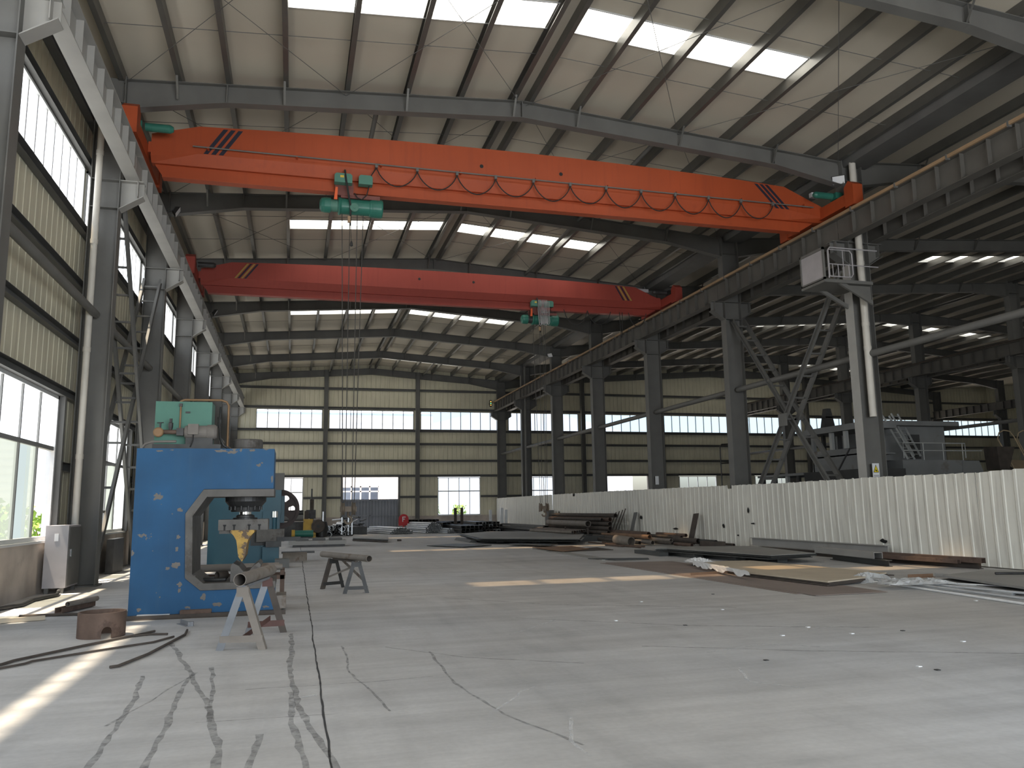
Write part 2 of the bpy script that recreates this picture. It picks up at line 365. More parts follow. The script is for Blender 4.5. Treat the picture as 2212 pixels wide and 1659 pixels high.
for pts, w_ in [([(0.02, 9.2), (0.02, 7.4), (0.06, 5.91), (0.16, 5.1), (0.24, 4.4)], 0.07), ([(0.03, 6.3), (0.06, 5.0), (0.12, 4.2)], 0.06),
                ([(-1.12, 4.3), (-0.99, 4.82), (-1.02, 6.1), (-1.12, 7.3)], 0.06), ([(-0.69, 4.6), (-0.7, 5.05), (-0.76, 6.3), (-0.74, 7.3)], 0.06),
                ([(-1.15, 9.0), (-0.85, 7.6), (-0.52, 6.12), (-0.36, 5.0), (-0.33, 4.5)], 0.07), ([(-0.22, 4.2), (-0.2, 4.57), (-0.16, 5.2)], 0.06),
                ([(0.5, 8.2), (0.47, 7.0), (0.55, 6.36), (0.66, 5.5)], 0.03), ([(-0.75, 7.2), (-0.9, 6.4), (-1.1, 5.7)], 0.03),
                ([(-0.62, 7.5), (-0.55, 6.6), (-0.45, 5.6)], 0.05), ([(1.25, 7.6), (1.2, 6.2), (1.35, 5.2), (1.6, 4.4)], 0.035),
                ([(-0.3, 6.5), (0.6, 6.45), (1.1, 6.52)], 0.02), ([(-0.55, 5.6), (0.3, 5.55)], 0.015), ([(2.6, 9.5), (4.2, 8.2), (6.0, 7.4)], 0.05), ([(3.2, 7.2), (4.6, 6.4), (6.4, 5.6)], 0.04),
                ([(0.9, 8.0), (1.5, 7.2), (2.4, 6.6)], 0.03), ([(2.2, 12.0), (3.4, 10.6), (5.5, 9.4)], 0.05)]:
    ribbon(pts, w_*0.62, 'tyre_mark', TYRE, jit=0.012)
for pts, w_ in [([(1.32, 5.3), (1.6, 5.75), (1.75, 5.9)], 0.02), ([(1.55, 4.2), (1.55, 4.5), (1.7, 5.0)], 0.02), ([(2.2, 8.3), (2.75, 8.9), (3.0, 9.2)], 0.018), ([(3.6, 6.7), (4.3, 6.9), (4.7, 6.6)], 0.02),
                ([(3.55, 5.2), (3.3, 5.5), (3.5, 6.0)], 0.02), ([(0.1, 6.1), (0.2, 6.15)], 0.05), ([(1.5, 12.4), (2.4, 12.6)], 0.02), ([(5.2, 7.5), (5.6, 7.6)], 0.02)]:
    ribbon(pts, w_, 'chalk_mark', CHALK, jit=0.015, z=0.002)

# ------------------------------------------------------------------ walls
def clad(mb, P, u0, u1, z0, z1, pitch=0.3, gw=0.022, gd=0.022):
    """ribbed sheet: flats with narrow grooves on a fixed pitch; P(u, depth, z); z1 may be a function of u"""
    if u1-u0 < 0.01: return
    prof_ = [(u0, 0)]; k = math.floor(u0/pitch)+1
    while k*pitch < u1-gw:
        c = k*pitch
        if c-gw > u0: prof_ += [(c-gw, 0), (c-gw*0.4, gd), (c+gw*0.4, gd), (c+gw, 0)]
        k += 1
    prof_.append((u1, 0))
    f = z1 if callable(z1) else (lambda u: z1)
    n = len(prof_)
    mb.add([P(u, d, z0) for u, d in prof_] + [P(u, d, f(u)) for u, d in prof_], [(i, i+1, n+i+1, n+i) for i in range(n-1)])
def clad_band(mb, P, u0, u1, z0, z1, holes):
    """band of cladding between z0 and z1 with full-height holes [(a, b), ...]"""
    a = u0
    for h0, h1 in sorted(holes):
        if h1 <= u0 or h0 >= u1: continue
        clad(mb, P, a, h0, z0, z1); a = h1
    clad(mb, P, a, u1, z0, z1)

ZP, ZS, ZU0, ZU1 = 0.87, 3.4, 6.8, 8.0
PL = lambda u, d, z: (XW-d, u, z)
low_l = [(FY(b)+0.6, FY(b)+(5.28 if b == -1 else 5.55)) for b in range(-4, 6)]
up_l = [(FY(b)+0.1, FY(b)+5.9) for b in range(-4, 6)]
mb = MB()
clad_band(mb, PL, YR, YB, ZP, ZS, low_l); clad(mb, PL, YR, YB, ZS, ZU0); clad_band(mb, PL, YR, YB, ZU0, ZU1, up_l); clad(mb, PL, YR, YB, ZU1, zroof(XW)+0.1)
mb.m(1).box(XW-0.22, YR, 0, XW+0.04, YB, ZP)
setp(mb.build('wall_left', [CLAD, PLINTH], fix=False), 'left long wall of cream ribbed sheet on a rendered plinth', 'wall', kind='structure')

PB = lambda u, d, z: (u, YB+d, z)
low_b = [(-2.3, 0.62), (9.23, 12.1), (15.1, 18.05), (26.75, 29.75), (32.9, 35.9), (39, 42), (51, 54)]
gates_b = [(3.08, 6.62), (21.05, 24.3)]
str_b = [(-2.35, 1.72), (2.14, 7.62), (8.08, 13.52), (14.1, 19.2), (19.7, 25.2), (25.75, 31.5), (32.1, 37.2), (37.9, 43.2), (43.9, 49.4), (50.2, 56.0)]
ZB0, ZB1 = 6.5, 7.75
mb = MB()
clad_band(mb, PB, XW-0.02, XR_, ZP, 3.39, low_b+gates_b)
clad(mb, PB, XW-0.02, XR_, 3.39, ZB0); clad_band(mb, PB, XW-0.02, XR_, ZB0, ZB1, str_b)
for a, b in [(XW-0.02, 4.85), (4.85, 13.8), (13.8, 31.8), (31.8, 49.8), (49.8, XR_)]: clad(mb, PB, a, b, ZB1, lambda u: zroof(u)+0.1)
mb.m(1)
for a, b in [(XW, 3.08), (6.62, 21.05), (24.3, XR_)]: mb.box(a, YB-0.04, 0, b, YB+0.2, ZP)
setp(mb.build('wall_back', [CLAD, PLINTH], fix=False), 'far gable wall of cream ribbed sheet with a strip of windows', 'wall', kind='structure')

PR = lambda u, d, z: (u, YR-d, z)
mb = MB()
clad_band(mb, PR, XW-0.02, XR_, 0, 5.7, [(-0.5, 10.5)])
for a, b in [(XW-0.02, 4.85), (4.85, 13.8), (13.8, 31.8), (31.8, 49.8), (49.8, XR_)]: clad(mb, PR, a, b, 5.7, lambda u: zroof(u)+0.1)
setp(mb.build('wall_rear', CLAD, fix=False), 'near gable wall behind the viewpoint with an open gateway', 'wall', kind='structure')
PX = lambda u, d, z: (XR_+d, u, z)
mb = MB(); clad(mb, PX, YR, YB, 0, 11.2)
setp(mb.build('wall_right', CLAD, fix=False), 'far right long wall of cream sheet', 'wall', kind='structure')

# ------------------------------------------------------------------ roof skin with skylight openings
SKY_B = [-1, 1, 3, 5]
def skyY(b): c = FY(b)+3.0; return c-0.42, c+0.43
SLOPES = [(XW-0.3, 4.85, (-0.33, 4.66)), (4.85, 13.8, (5.08, 10.08)), (13.8, 31.8, (24.0, 31.35)), (31.8, 49.8, (32.25, 39.6)), (49.8, XR_+0.3, None)]
mb = MB(); TH = 0.12
def slab(x0, x1, y0, y1):
    e0 = 1e-6
    mb.prism([(x0, y0, zroof(x0+e0)), (x1, y0, zroof(x1-e0)), (x1, y0, zroof(x1-e0)+TH), (x0, y0, zroof(x0+e0)+TH)], (0, y1-y0, 0))
for x0, x1, sk in SLOPES:
    y = YR-0.3
    for b in SKY_B:
        s0, s1 = skyY(b)
        slab(x0, x1, y, s0)
        if sk: slab(x0, sk[0], s0, s1); slab(sk[1], x1, s0, s1)
        else: slab(x0, x1, s0, s1)
        y = s1
    slab(x0, x1, y, YB+0.3)
setp(mb.build('ceiling', ROOF, fix=False), 'white sandwich panel roof seen from below', 'ceiling', kind='structure')
WN = [0]
def window_obj(label, loc, cat='window'):
    WN[0] += 1
    return thing('window_%d' % WN[0], label, cat, loc, kind='structure')
slope_word = ['left slope of the near roof', 'right slope of the near roof', 'rising slope of the right hall roof', 'far slope of the right hall roof']
for bi, b in enumerate(SKY_B):
    s0, s1 = skyY(b)
    for si, (x0, x1, sk) in enumerate(SLOPES[:4]):
        xa, xb = sk
        t = window_obj('%s daylit roof light strip from the camera, in the %s' % (ORD[bi], slope_word[si]), ((xa+xb)/2, (s0+s1)/2, zroof((xa+xb)/2)), 'skylight')
        p = MB().add([(xa, s0, zroof(xa)+TH*0.8), (xb, s0, zroof(xb)+TH*0.8), (xb, s1, zroof(xb)+TH*0.8), (xa, s1, zroof(xa)+TH*0.8)], [(0, 1, 2, 3)])
        p.build('pane', SKYL if si < 2 else SKYL2, t, fix=False)
        fr = MB()
        for yy in (s0+0.002, s1-0.022):
            fr.prism([(xa, yy, zroof(xa)-0.025), (xb, yy, zroof(xb)-0.025), (xb, yy, zroof(xb)+TH*0.79), (xa, yy, zroof(xa)+TH*0.79)], (0, 0.02, 0))
        for xx in (xa+0.002, xb-0.022): fr.box(xx, s0+0.025, min(zroof(xx), zroof(xx+0.02))-0.02, xx+0.02, s1-0.025, zroof(xx)+TH*0.7)
        fr.build('frame', ALU, t)

# ------------------------------------------------------------------ windows and gates
def make_window(P, u0, u1, z0, z1, ncol, transom, types, label, mats, depth=0.0, fm=ALUD, ft=0.045, sill=True, mm=None):
    """types: rows bottom-up of pane material indices"""
    c = P((u0+u1)/2, 0.03, z0); t = window_obj(label, c)
    def pb(m_, a, b, za, zb, d0, d1):
        p = P(a, d0, za); q = P(b, d1, zb); m_.box(*p, *q)
    f = MB()
    for a, b in [(u0, u0+ft), (u1-ft, u1)]: pb(f, a, b, z0, z1, -0.03, 0.10)
    pb(f, u0, u1, z1-ft, z1, -0.03, 0.10); pb(f, u0, u1, z0, z0+ft, -0.03, 0.10)
    f.build('frame', fm, t)
    g = MB(); du = (u1-u0)/ncol
    for k in range(1, ncol): pb(g, u0+k*du-0.02, u0+k*du+0.02, z0, z1, 0.0, 0.06)
    if transom: pb(g, u0, u1, transom-0.035, transom+0.035, -0.01, 0.07)
    if g.v: g.build('mullion', mm or fm, t)
    rows = [(z0, transom), (transom, z1)] if transom else [(z0, z1)]
    pn = MB()
    for ri, (za, zb) in enumerate(rows):
        for k in range(ncol):
            pn.m(types[ri][k % len(types[ri])])
            pn.add([P(u0+k*du, 0.03, za), P(u0+(k+1)*du, 0.03, za), P(u0+(k+1)*du, 0.03, zb), P(u0+k*du, 0.03, zb)], [(0, 1, 2, 3)])
    pn.build('pane', mats, t, fix=False)
    if sill:
        s = MB(); pb(s, u0-0.05, u1+0.05, z0-0.035, z0+0.004, -0.09, 0.02); s.build('sill', ALU, t)
    return t
GL = [FROST, CLEAR, FROSTG]
for i, (a, b) in enumerate(low_l):
    make_window(PL, a, b, ZP, ZS, 5, 2.45, [[2, 1, 2, 2, 1] if i == 3 else [1, 2, 0, 2, 0], [0]],
                'low window of the left wall, ' + ('beside the grey cabinet' if i == 3 else '%s beyond the one by the cabinet' % ORD[i-4] if i > 3 else '%s outside the left edge of the photo' % ORD[2-i]), GL, fm=ALU, ft=0.07, mm=ALUD)
for i, (a, b) in enumerate(up_l):
    make_window(PL, a, b, ZU0, ZU1, 12, None, [[0]], 'high strip window of the left wall, ' + ('%s one from the camera' % ORD[i-3] if i > 2 else '%s outside the left edge of the photo' % ORD[2-i]), GL, fm=ALU, sill=False)
for i, (a, b) in enumerate(low_b):
    make_window(PB, a, b, ZP+0.02, 3.36, 4, 2.45, [[1, 1, 1, 1], [1]], 'low gable window, %s from the left corner' % ORD[i], GL, fm=ALU)
for i, (a, b) in enumerate(str_b):
    make_window(PB, a, b, ZB0, ZB1, max(2, int((b-a)/0.62)), None, [[1]], 'pale blue high gable window, %s from the left corner' % ORD[i], GL, fm=ALUD, ft=0.035, sill=False)

GATEM = mat('blue_grey_gate_sheet', (0.22, 0.235, 0.265), 0.55, 0.1, 0.08, 2)
for gi, (a, b) in enumerate(gates_b):
    t = thing('door_%d' % (gi+1), ['half-height grey sheet gate closing the gable doorway', 'open doorway in the gable of the right hall'][gi], 'gate', ((a+b)/2, YB, 0), kind='structure')
    f = MB().box(a-0.12, YB-0.08, 0, a, YB+0.12, 3.45).box(b, YB-0.08, 0, b+0.12, YB+0.12, 3.45).box(a-0.12, YB-0.08, 3.39, b+0.12, YB+0.12, 3.5)
    f.build('frame', STEELB, t)
    if gi == 0:
        lf = MB(); clad(lf, lambda u, d, z: (u, YB+0.25+d, z), a-0.1, b+0.1, 0.05, 1.98, 0.2, 0.03, 0.025); lf.build('gate_leaf', GATEM, t, fix=False)
        rl = MB()
        for z in (0.08, 0.95, 1.9): rl.box(a-0.1, YB+0.19, z-0.03, b+0.1, YB+0.24, z+0.03)
        for x in (a-0.08, (a+b)/2, b+0.06): rl.box(x-0.03, YB+0.19, 0.05, x+0.03, YB+0.24, 1.96)
        rl.build('gate_rail', GATEM, t)

# ------------------------------------------------------------------ steel frame
SIDE_W = {'L': 'left wall', 'M': 'partition row', 'E': 'far row of the right hall', 'F': 'outermost row'}
def corbel(mb, x0, x1, y, ztop=7.79, hin=0.58, hout=0.3, w=0.26):
    """tapered bracket from the column face x0 to the tip x1"""
    t = 0.014
    mb.prism([(x0, y-t/2, ztop-hin), (x1, y-t/2, ztop-hout), (x1, y-t/2, ztop), (x0, y-t/2, ztop)], (0, t, 0))
    mb.box(x0, y-w/2, ztop-0.016, x1, y+w/2, ztop)
    mb.prism([(x0, y-w/2, ztop-hin-0.016), (x1, y-w/2, ztop-hout-0.016), (x1, y-w/2, ztop-hout), (x0, y-w/2, ztop-hin)], (0, w, 0))
    xs = x1+(0.1 if x1 < x0 else -0.1)
    mb.box(xs-0.006, y-w/2, ztop-hout-0.02, xs+0.006, y+w/2, ztop)
def column(row, n, x0, x1, tips, label, cat='column', zt=None, mat_=STEEL):
    y = FY(n); ztop = zt if zt else zraf((x0+x1)/2)+0.05
    t = thing('steel_column', label, cat, ((x0+x1)/2, y, 0), group='steel columns of the %s' % SIDE_W[row])
    d = x1-x0; c = (x0+x1)/2
    MB().ibeam((c, y, 0.02), (c, y, ztop), 0.30, d, 0.016, 0.012, up=(1, 0, 0)).build('shaft', mat_, t)
    MB().box(x0-0.05, y-0.2, 0, x1+0.05, y+0.2, 0.025).build('base_plate', STEELB, t)
    for z in (7.21, 7.78, zraf(c)-0.5): MB().box(x0+0.016, y-0.14, z-0.006, x1-0.016, y+0.14, z+0.006).build('stiffener', mat_, t)
    if row == 'M' and n == 0: setp(MB().box(x0-0.004, y-0.148, 0.03, x0, y+0.148, 7.2).build('lit_flange_face', STEEL_LIT, t), 'inner flange face painted as lit')  # added plate, light falling on the flange painted as paler grey
    for xa, xb in tips:
        cb = MB(); corbel(cb, xa, xb, y); cb.build('corbel', STEEL_LIT if row == 'L' else mat_, t)  # left corbels get window light in their colour
    return t
for n in range(-1, 7):
    column('L', n, -3.96, -3.43, [(-3.43, -3.01)], 'grey steel column against the left wall, %s from the camera' % ORD[n+1])
MC0, MC1 = 13.29, 13.88
for n in range(0, 7):
    column('M', n, MC0, MC1, [(MC0, 12.86), (MC1, 14.31)], 'grey steel column behind the white partition, %s from the right' % ORD[n])
for n in range(2, 7):
    column('E', n, XE-0.3, XE+0.3, [(XE-0.3, XE-0.73), (XE+0.3, XE+0.73)], 'steel column in the far row of the right hall, %s from the right' % ORD[n-2])
for n in range(5, 7):
    column('F', n, XF-0.3, XF+0.3, [(XF-0.3, XF-0.73)], 'steel column in the outermost row, %s from the right' % ORD[n-5])
for i, x in enumerate((1.93, 7.85, 19.45, 25.47, 37.55, 43.55)):
    o = MB().ibeam((x, YB-0.22, 0), (x, YB-0.22, zraf(x)), 0.26, 0.26, 0.014, 0.012, up=(1, 0, 0)).build('wind_post', STEEL)
    setp(o, 'steel wind post on the gable wall, %s from the left corner' % ORD[i], 'column', 'wind posts of the gable wall')

def rafter(x0, x1, y, label, group, ends=(0.62, 0.62), mid=0.40, ridge=None, braces=()):
    xs = [x0, x0+1.9] + ([ridge] if ridge else []) + [x1-1.9, x1]
    dep = [ends[0], mid] + ([mid] if ridge else []) + [mid, ends[1]]
    t = thing('roof_rafter', label, 'roof beam', ((x0+x1)/2, y, zraf((x0+x1)/2)), group=group)
    web = MB(); e = 1e-4
    zt = [zraf(min(max(x, x0+e), x1-e)) for x in xs]
    pts = [(x, y-0.005, z) for x, z in zip(xs, zt)] + [(x, y-0.005, z-d) for x, z, d in reversed(list(zip(xs, zt, dep)))]
    web.prism(pts, (0, 0.01, 0)); web.build('web', STEEL, t)
    for nm_, sg in (('top_flange', 0), ('bottom_flange', 1)):
        fm = MB()
        for i in range(len(xs)-1):
            za, zb = zt[i]-dep[i]*sg, zt[i+1]-dep[i+1]*sg
            fm.prism([(xs[i], y-0.11, za-0.014), (xs[i+1], y-0.11, zb-0.014), (xs[i+1], y-0.11, zb), (xs[i], y-0.11, za)], (0, 0.22, 0))
        fm.build(nm_, STEEL, t)
    for i in range(1, len(xs)-1): MB().box(xs[i]-0.012, y-0.1, zt[i]-dep[i], xs[i]+0.012, y+0.1, zt[i]).build('splice_plate', STEEL, t)
    for bx in braces:
        for sgn in (-1,):
            MB().angle((bx, y+sgn*0.09, zraf(bx)-mid+0.01), (bx, y+sgn*0.42, zraf(bx)+0.1), 0.045, 0.006).build('fly_brace', PURL, t)
    return t
PX1 = [-3.55, -2.45, -1.5, -0.36, 0.92, 2.22, 3.43, 4.66, 5.06, 6.2, 7.48, 8.81, 10.13, 11.35, 12.55, 13.25]
for n in range(-1, 7):
    rafter(-3.43, MC0, FY(n), 'cranked roof rafter of the near hall, %s from the camera' % ORD[n+1], 'roof rafters of the near hall', ridge=4.85, braces=PX1[1:-1:2])
for n in range(0, 7):
    rafter(MC1, XE-0.3, FY(n), 'roof rafter rising from the partition row, %s from the camera' % ORD[n], 'roof rafters of the right hall', braces=(15.8, 18.4, 21.0, 23.6, 26.2, 28.8))
for n in range(2, 7):
    rafter(XE+0.3, XF-0.3, FY(n), 'roof rafter beyond the far column row, %s from the camera' % ORD[n-2], 'roof rafters beyond the far row')

def purlin(x, label, group, y0=YR+0.1, y1=YB-0.05, flip=1):
    z = zraf(x); h, f, t = 0.245, 0.1, 0.005
    q = [(0, 0), (f, 0), (f, 0.02), (f-t, 0.02), (f-t, t), (t, t), (t, h-t), (f-t, h-t), (f-t, h-0.02), (f, h-0.02), (f, h), (0, h)]
    q = [((a-f/2)*flip, b) for a, b in q]
    o = MB().prof((x, y0, z), (x, y1, z), q).build('roof_purlin', PURL)
    setp(o, label, 'purlin', group)
for i, x in enumerate(PX1):
    purlin(x, 'long grey roof purlin of the near hall, %s from the left eave' % ORD[i], 'roof purlins of the near hall', flip=1 if x > 4.8 else -1)
px2 = [14.35+1.315*k for k in range(14)]; px2[-1] = 31.6
for i, x in enumerate(px2): purlin(x, 'roof purlin of the right hall, %s from the valley gutter' % ORD[i], 'roof purlins of the right hall')
px3 = [32.0+1.32*k for k in range(14)]
for i, x in enumerate(px3): purlin(x, 'roof purlin beyond the ridge of the right hall, %s from that ridge' % ORD[i], 'roof purlins beyond the right hall ridge', y0=14)
o = MB().prism([(13.35, YR, 10.09), (13.45, YR, 9.82), (14.1, YR, 9.82), (14.2, YR, 10.16), (14.17, YR, 10.16), (14.07, YR, 9.84), (13.48, YR, 9.84), (13.38, YR, 10.09)], (0, YB-YR, 0)).build('valley_gutter', STEELB)
setp(o, 'dark steel valley gutter between the two roofs', 'gutter')

# thin rods under the roof: straight sag rods and crossed wind rods
for b in range(-1, 6):
    for k, fr in enumerate((0.33, 0.69)):
        for si, (xa, xb) in enumerate(((-3.5, 4.7), (5.0, 13.3))):
            y = FY(b)+6*fr
            o = MB().tube((xa, y, zraf(xa)+0.11), (xb, y, zraf(xb)+0.11), 0.007, 6).build('sag_rod', STEELB)
            setp(o, 'thin sag rod across the %s roof slope, %s from the camera' % (('left', 'right')[si], ORD[2*(b+1)+k]), 'rod', 'sag rods under the roof')
cr = 0
for b in (-1, 0, 1):
    for xa, xb in ((-3.5, 0.9), (0.9, 4.85), (4.95, 8.8), (8.8, 13.3)):
        for q, (ya, yb) in enumerate(((FY(b), FY(b)+6), (FY(b)+6, FY(b)))):
            o = MB().tube((xa, ya, zraf(xa)-0.06), (xb, yb, zraf(xb)-0.06), 0.0065, 6).build('brace_rod', STEELB)
            setp(o, 'diagonal roof wind rod of the %s bay, leaning %s, %s panel from the left' % (ORD[b+1], ('away', 'back')[q], ORD[(cr//2) % 4]), 'rod', 'diagonal roof wind rods'); cr += 1
# round tie tubes in the roof plane between frames
for i, (x, b) in enumerate([(1.6, 0), (8.4, 0), (8.4, 1), (8.2, 5), (2.1, 5)]):
    o = MB().tube((x, FY(b), zraf(x)-0.12), (x, FY(b)+6, zraf(x)-0.12), 0.055, 10).build('tie_tube', STEEL)
    setp(o, 'round tie tube between roof rafters, %s' % ['left one above the orange crane', 'right one above the orange crane', 'one between the two cranes', 'right one at the gable', 'left one at the gable'][i], 'tube', 'roof tie tubes')

# ------------------------------------------------------------------ crane runways
def runway(x, b, label, group, w=0.26, zb=7.79, zt=8.38):
    y0, y1 = FY(b)+0.01, FY(b)+5.99
    t = thing('runway_beam', label, 'crane beam', (x, FY(b)+3, zb), group=group)
    mm = STEEL_LIT if x < 0 else STEELR  # left beams painted brighter for light from windows and sunlit floor
    MB().ibeam((x, y0, (zb+zt)/2), (x, y1, (zb+zt)/2), w, zt-zb, 0.016, 0.012).build('beam', mm, t)
    for k in range(1, 9):
        yy = y0+k*(y1-y0)/9
        for s in (-1, 1): MB().box(x+s*0.006, yy-0.006, zb+0.016, x+s*(w/2-0.02), yy+0.006, zt-0.016).build('stiffener', mm, t)
    return t
def rail(x, y0, y1, label):
    o = MB().prof((x, y0, 8.385), (x, y1, 8.385), [(-0.05, 0), (0.05, 0), (0.05, 0.012), (0.012, 0.03), (0.012, 0.06), (0.03, 0.07), (0.03, 0.1), (-0.03, 0.1), (-0.03, 0.07), (-0.012, 0.06), (-0.012, 0.03), (-0.05, 0.012)]).build('crane_rail', RUSTD)
    setp(o, label, 'rail', 'crane rails')
XLB, XRB = -3.2, 13.14
for b in range(-2, 6): runway(XLB, b, 'crane runway beam along the left wall, %s from the camera' % ORD[b+2], 'runway beams along the left wall')
for b in range(-2, 6): runway(XRB, b, 'crane runway beam on the near side of the partition columns, %s from the camera' % ORD[b+2], 'runway beams of the partition row, near side')
for b in range(-1, 6): runway(14.03, b, 'crane runway beam on the far side of the partition columns, %s from the camera' % ORD[b+1], 'runway beams of the partition row, far side')
for b in range(1, 6): runway(XE-0.45, b, 'runway beam on the far column row of the right hall, %s from the camera' % ORD[b-1], 'runway beams of the far row')
for b in range(2, 6): runway(XE+0.45, b, 'runway beam behind the far column row, %s from the camera' % ORD[b-2], 'runway beams behind the far row')
for b in range(4, 6): runway(XF-0.45, b, 'runway beam on the outermost column row, %s from the camera' % ORD[b-4], 'runway beams of the outermost row')
rail(XLB, 4.6, YB-0.3, 'crane rail on the left wall runway'); rail(XRB, 4.6, YB-0.3, 'crane rail on the partition row runway'); rail(14.03, 10.6, YB-0.3, 'crane rail on the far side of the partition row')
rail(XE-0.45, 22.6, YB-0.3, 'crane rail on the far row of the right hall')
for b in range(-2, 6):
    t = thing('conductor_bar', 'tan conductor bar along the right crane runway, %s length from the camera' % ORD[b+2], 'conductor bar', (12.97, FY(b)+3, 8.36), group='tan conductor bars of the right runway')
    MB().box(12.945, FY(b), 8.355, 12.995, FY(b)+5.985, 8.425).build('bar', RAILC, t)
    for k in range(4): MB().box(12.938, FY(b)+0.75+k*1.5-0.02, 8.32, 13.02, FY(b)+0.75+k*1.5+0.02, 8.44).build('hanger', STEELB, t)

# ------------------------------------------------------------------ struts, girts, pipes
for n in range(-2, 6):
    ya, yb = FY(n)+0.16, FY(n)+5.84
    o = MB().tube((-3.7, ya, 5.05), (-3.7, yb, 5.05), 0.075, 14).build('strut_tube', STEEL)
    setp(o, 'horizontal grey strut tube between left wall columns, %s from the camera' % ORD[n+2], 'strut', 'strut tubes along the left wall')
for n in range(-1, 6):
    o = MB().tube((13.58, FY(n)+0.16, 4.9), (13.58, FY(n)+5.84, 4.9), 0.085, 14).build('strut_tube', STEEL)
    setp(o, 'horizontal strut tube between partition row columns, %s from the right' % ORD[n+1], 'strut', 'strut tubes along the partition row')
for n in range(2, 6):
    o = MB().tube((31.8, FY(n)+0.16, 4.9), (31.8, FY(n)+5.84, 4.9), 0.085, 14).build('strut_tube', STEEL)
    setp(o, 'horizontal strut tube in the far column row, %s from the right' % ORD[n-2], 'strut', 'strut tubes along the far row')
def girt(p0, p1, h, d, label, m_=STEELB):
    o = MB().chan(p0, p1, h, d, 0.005, up=(1, 0, 0) if abs(p1[0]-p0[0]) < 0.1 else (0, -1, 0), fy=1).build('wall_girt', m_)
    setp(o, label, 'girt', 'wall girts')
for i, z in enumerate((8.1, 6.72, 5.62, 4.5, 3.47)):
    girt((XW+0.01, YR+0.1, z), (XW+0.01, YB-0.1, z), 0.16, 0.12, 'long girt on the left wall, %s below the eave girt' % ORD[i])
girt((XW+0.01, YR+0.1, 9.05), (XW+0.01, YB-0.1, 9.05), 0.3, 0.14, 'deep eave girt on the left wall')
k = 0
for i in range(2, len(low_l)-1):
    a, b = low_l[i][1]+0.05, low_l[i+1][0]-0.05
    girt((XW+0.01, a, 2.15), (XW+0.01, b, 2.15), 0.16, 0.12, 'short girt beside the low windows of the left wall, %s from the camera' % ORD[i-2])
    for q, yy in enumerate((low_l[i][1]+0.02, low_l[i+1][0]-0.12)):
        o = MB().box(XW+0.01, yy, ZP, XW+0.12, yy+0.1, 3.4).build('window_jamb', STEELB)
        setp(o, 'steel window jamb on the left wall, %s side of the %s post gap from the camera' % (('near', 'far')[q], ORD[i-2]), 'jamb', 'window jambs of the left wall')
xs_b = [XW, 1.93, 7.85, 13.8, 19.45, 25.47, 31.8, 37.55, 43.55, 49.8]
cut_b = sorted(low_b+gates_b)
for i, z in enumerate((9.12, 7.86, 6.42, 5.55, 4.45, 3.47)):
    girt((XW+0.05, YB-0.01, z), (XR_-0.1, YB-0.01, z), 0.15, 0.09, 'long girt on the gable wall, %s from the top' % ORD[i])
a = XW+0.05
for i, (h0, h1) in enumerate(cut_b+[(XR_-0.1, XR_)]):
    girt((a, YB-0.01, 2.1), (h0-0.03, YB-0.01, 2.1), 0.14, 0.09, 'short girt between openings of the gable wall, %s from the left corner' % ORD[i]); a = h1+0.03
def pipe_down(pts, r, label, sleeves=(), m_=PVC):
    t = thing('rain_downpipe', label, 'downpipe', (pts[-1][0], pts[-1][1], min(p[2] for p in pts)), group='white rain downpipes')
    MB().path(pts, r, 12).build('pipe', m_, t)
    for z in sleeves: MB().tube((pts[0][0], pts[0][1], z), (pts[0][0], pts[0][1], z+0.09), r+0.008, 14).build('socket', m_, t)
pipe_down([(-3.79, FY(0)-0.28, 9.8), (-3.79, FY(0)-0.28, 0.1)], 0.062, 'white rain downpipe on the left wall column beside the cabinet', (8.2, 6.4, 4.3, 2.3))
pipe_down([(13.52, FY(0)-0.25, 9.85), (13.52, FY(0)-0.25, 3.35)], 0.085, 'white rain downpipe on the column with the yellow warning sign', (7.15, 5.6, 5.0))
pipe_down([(13.5, FY(5)-0.25, 9.85), (13.5, FY(5)-0.25, 0.1)], 0.085, 'pale round downpipe on the partition row column before the gable', (8, 5), STEEL)

# ladder-like cross bracing between two columns
def lattice(x, p, q, wx, nr, label, group):
    (ya, za), (yb, zb) = p, q
    t = thing('lattice_brace', label, 'cross brace', (x, (ya+yb)/2, 0.0), group=group)
    for s in (-1, 1):
        MB().bar((x+s*wx/2, ya, za), (x+s*wx/2, yb, zb), 0.055, 0.11, up=(1, 0, 0)).build('chord', STEEL, t) if False else MB().chan((x+s*wx/2, ya, za), (x+s*wx/2, yb, zb), 0.15, 0.06*s, 0.008, up=(1, 0, 0)).build('chord', STEEL, t)
    for k in range(nr):
        f = (k+0.5)/nr; y, z = ya+(yb-ya)*f, za+(zb-za)*f
        MB().angle((x-wx/2, y, z), (x+wx/2, y, z), 0.05, 0.006).build('rung', STEEL, t)
lattice(13.46, (FY(0)+0.2, 7.15), (FY(1)-0.2, 0.1), 0.36, 13, 'ladder-like cross brace behind the partition, falling away from the warning sign column', 'lattice cross braces by the partition')
lattice(13.70, (FY(1)-0.2, 7.15), (FY(0)+0.2, 0.1), 0.36, 13, 'ladder-like cross brace behind the partition, rising away from the warning sign column', 'lattice cross braces by the partition')
lattice(-3.62, (FY(0)+0.2, 7.6), (FY(1)-0.25, 0.1), 0.34, 15, 'ladder-like cross brace on the left wall, falling towards the far column', 'lattice cross braces of the left wall')
lattice(-3.74, (FY(1)-0.2, 7.4), (FY(0)+0.15, 0.1), 0.34, 15, 'ladder-like cross brace on the left wall, rising towards the far column', 'lattice cross braces of the left wall')
o = MB().box(13.2, FY(0)+2.8, 3.45, 13.22, FY(0)+3.2, 3.8).build('gusset_plate', STEEL)
setp(o, 'gusset plate at the crossing of the partition row braces', 'plate')

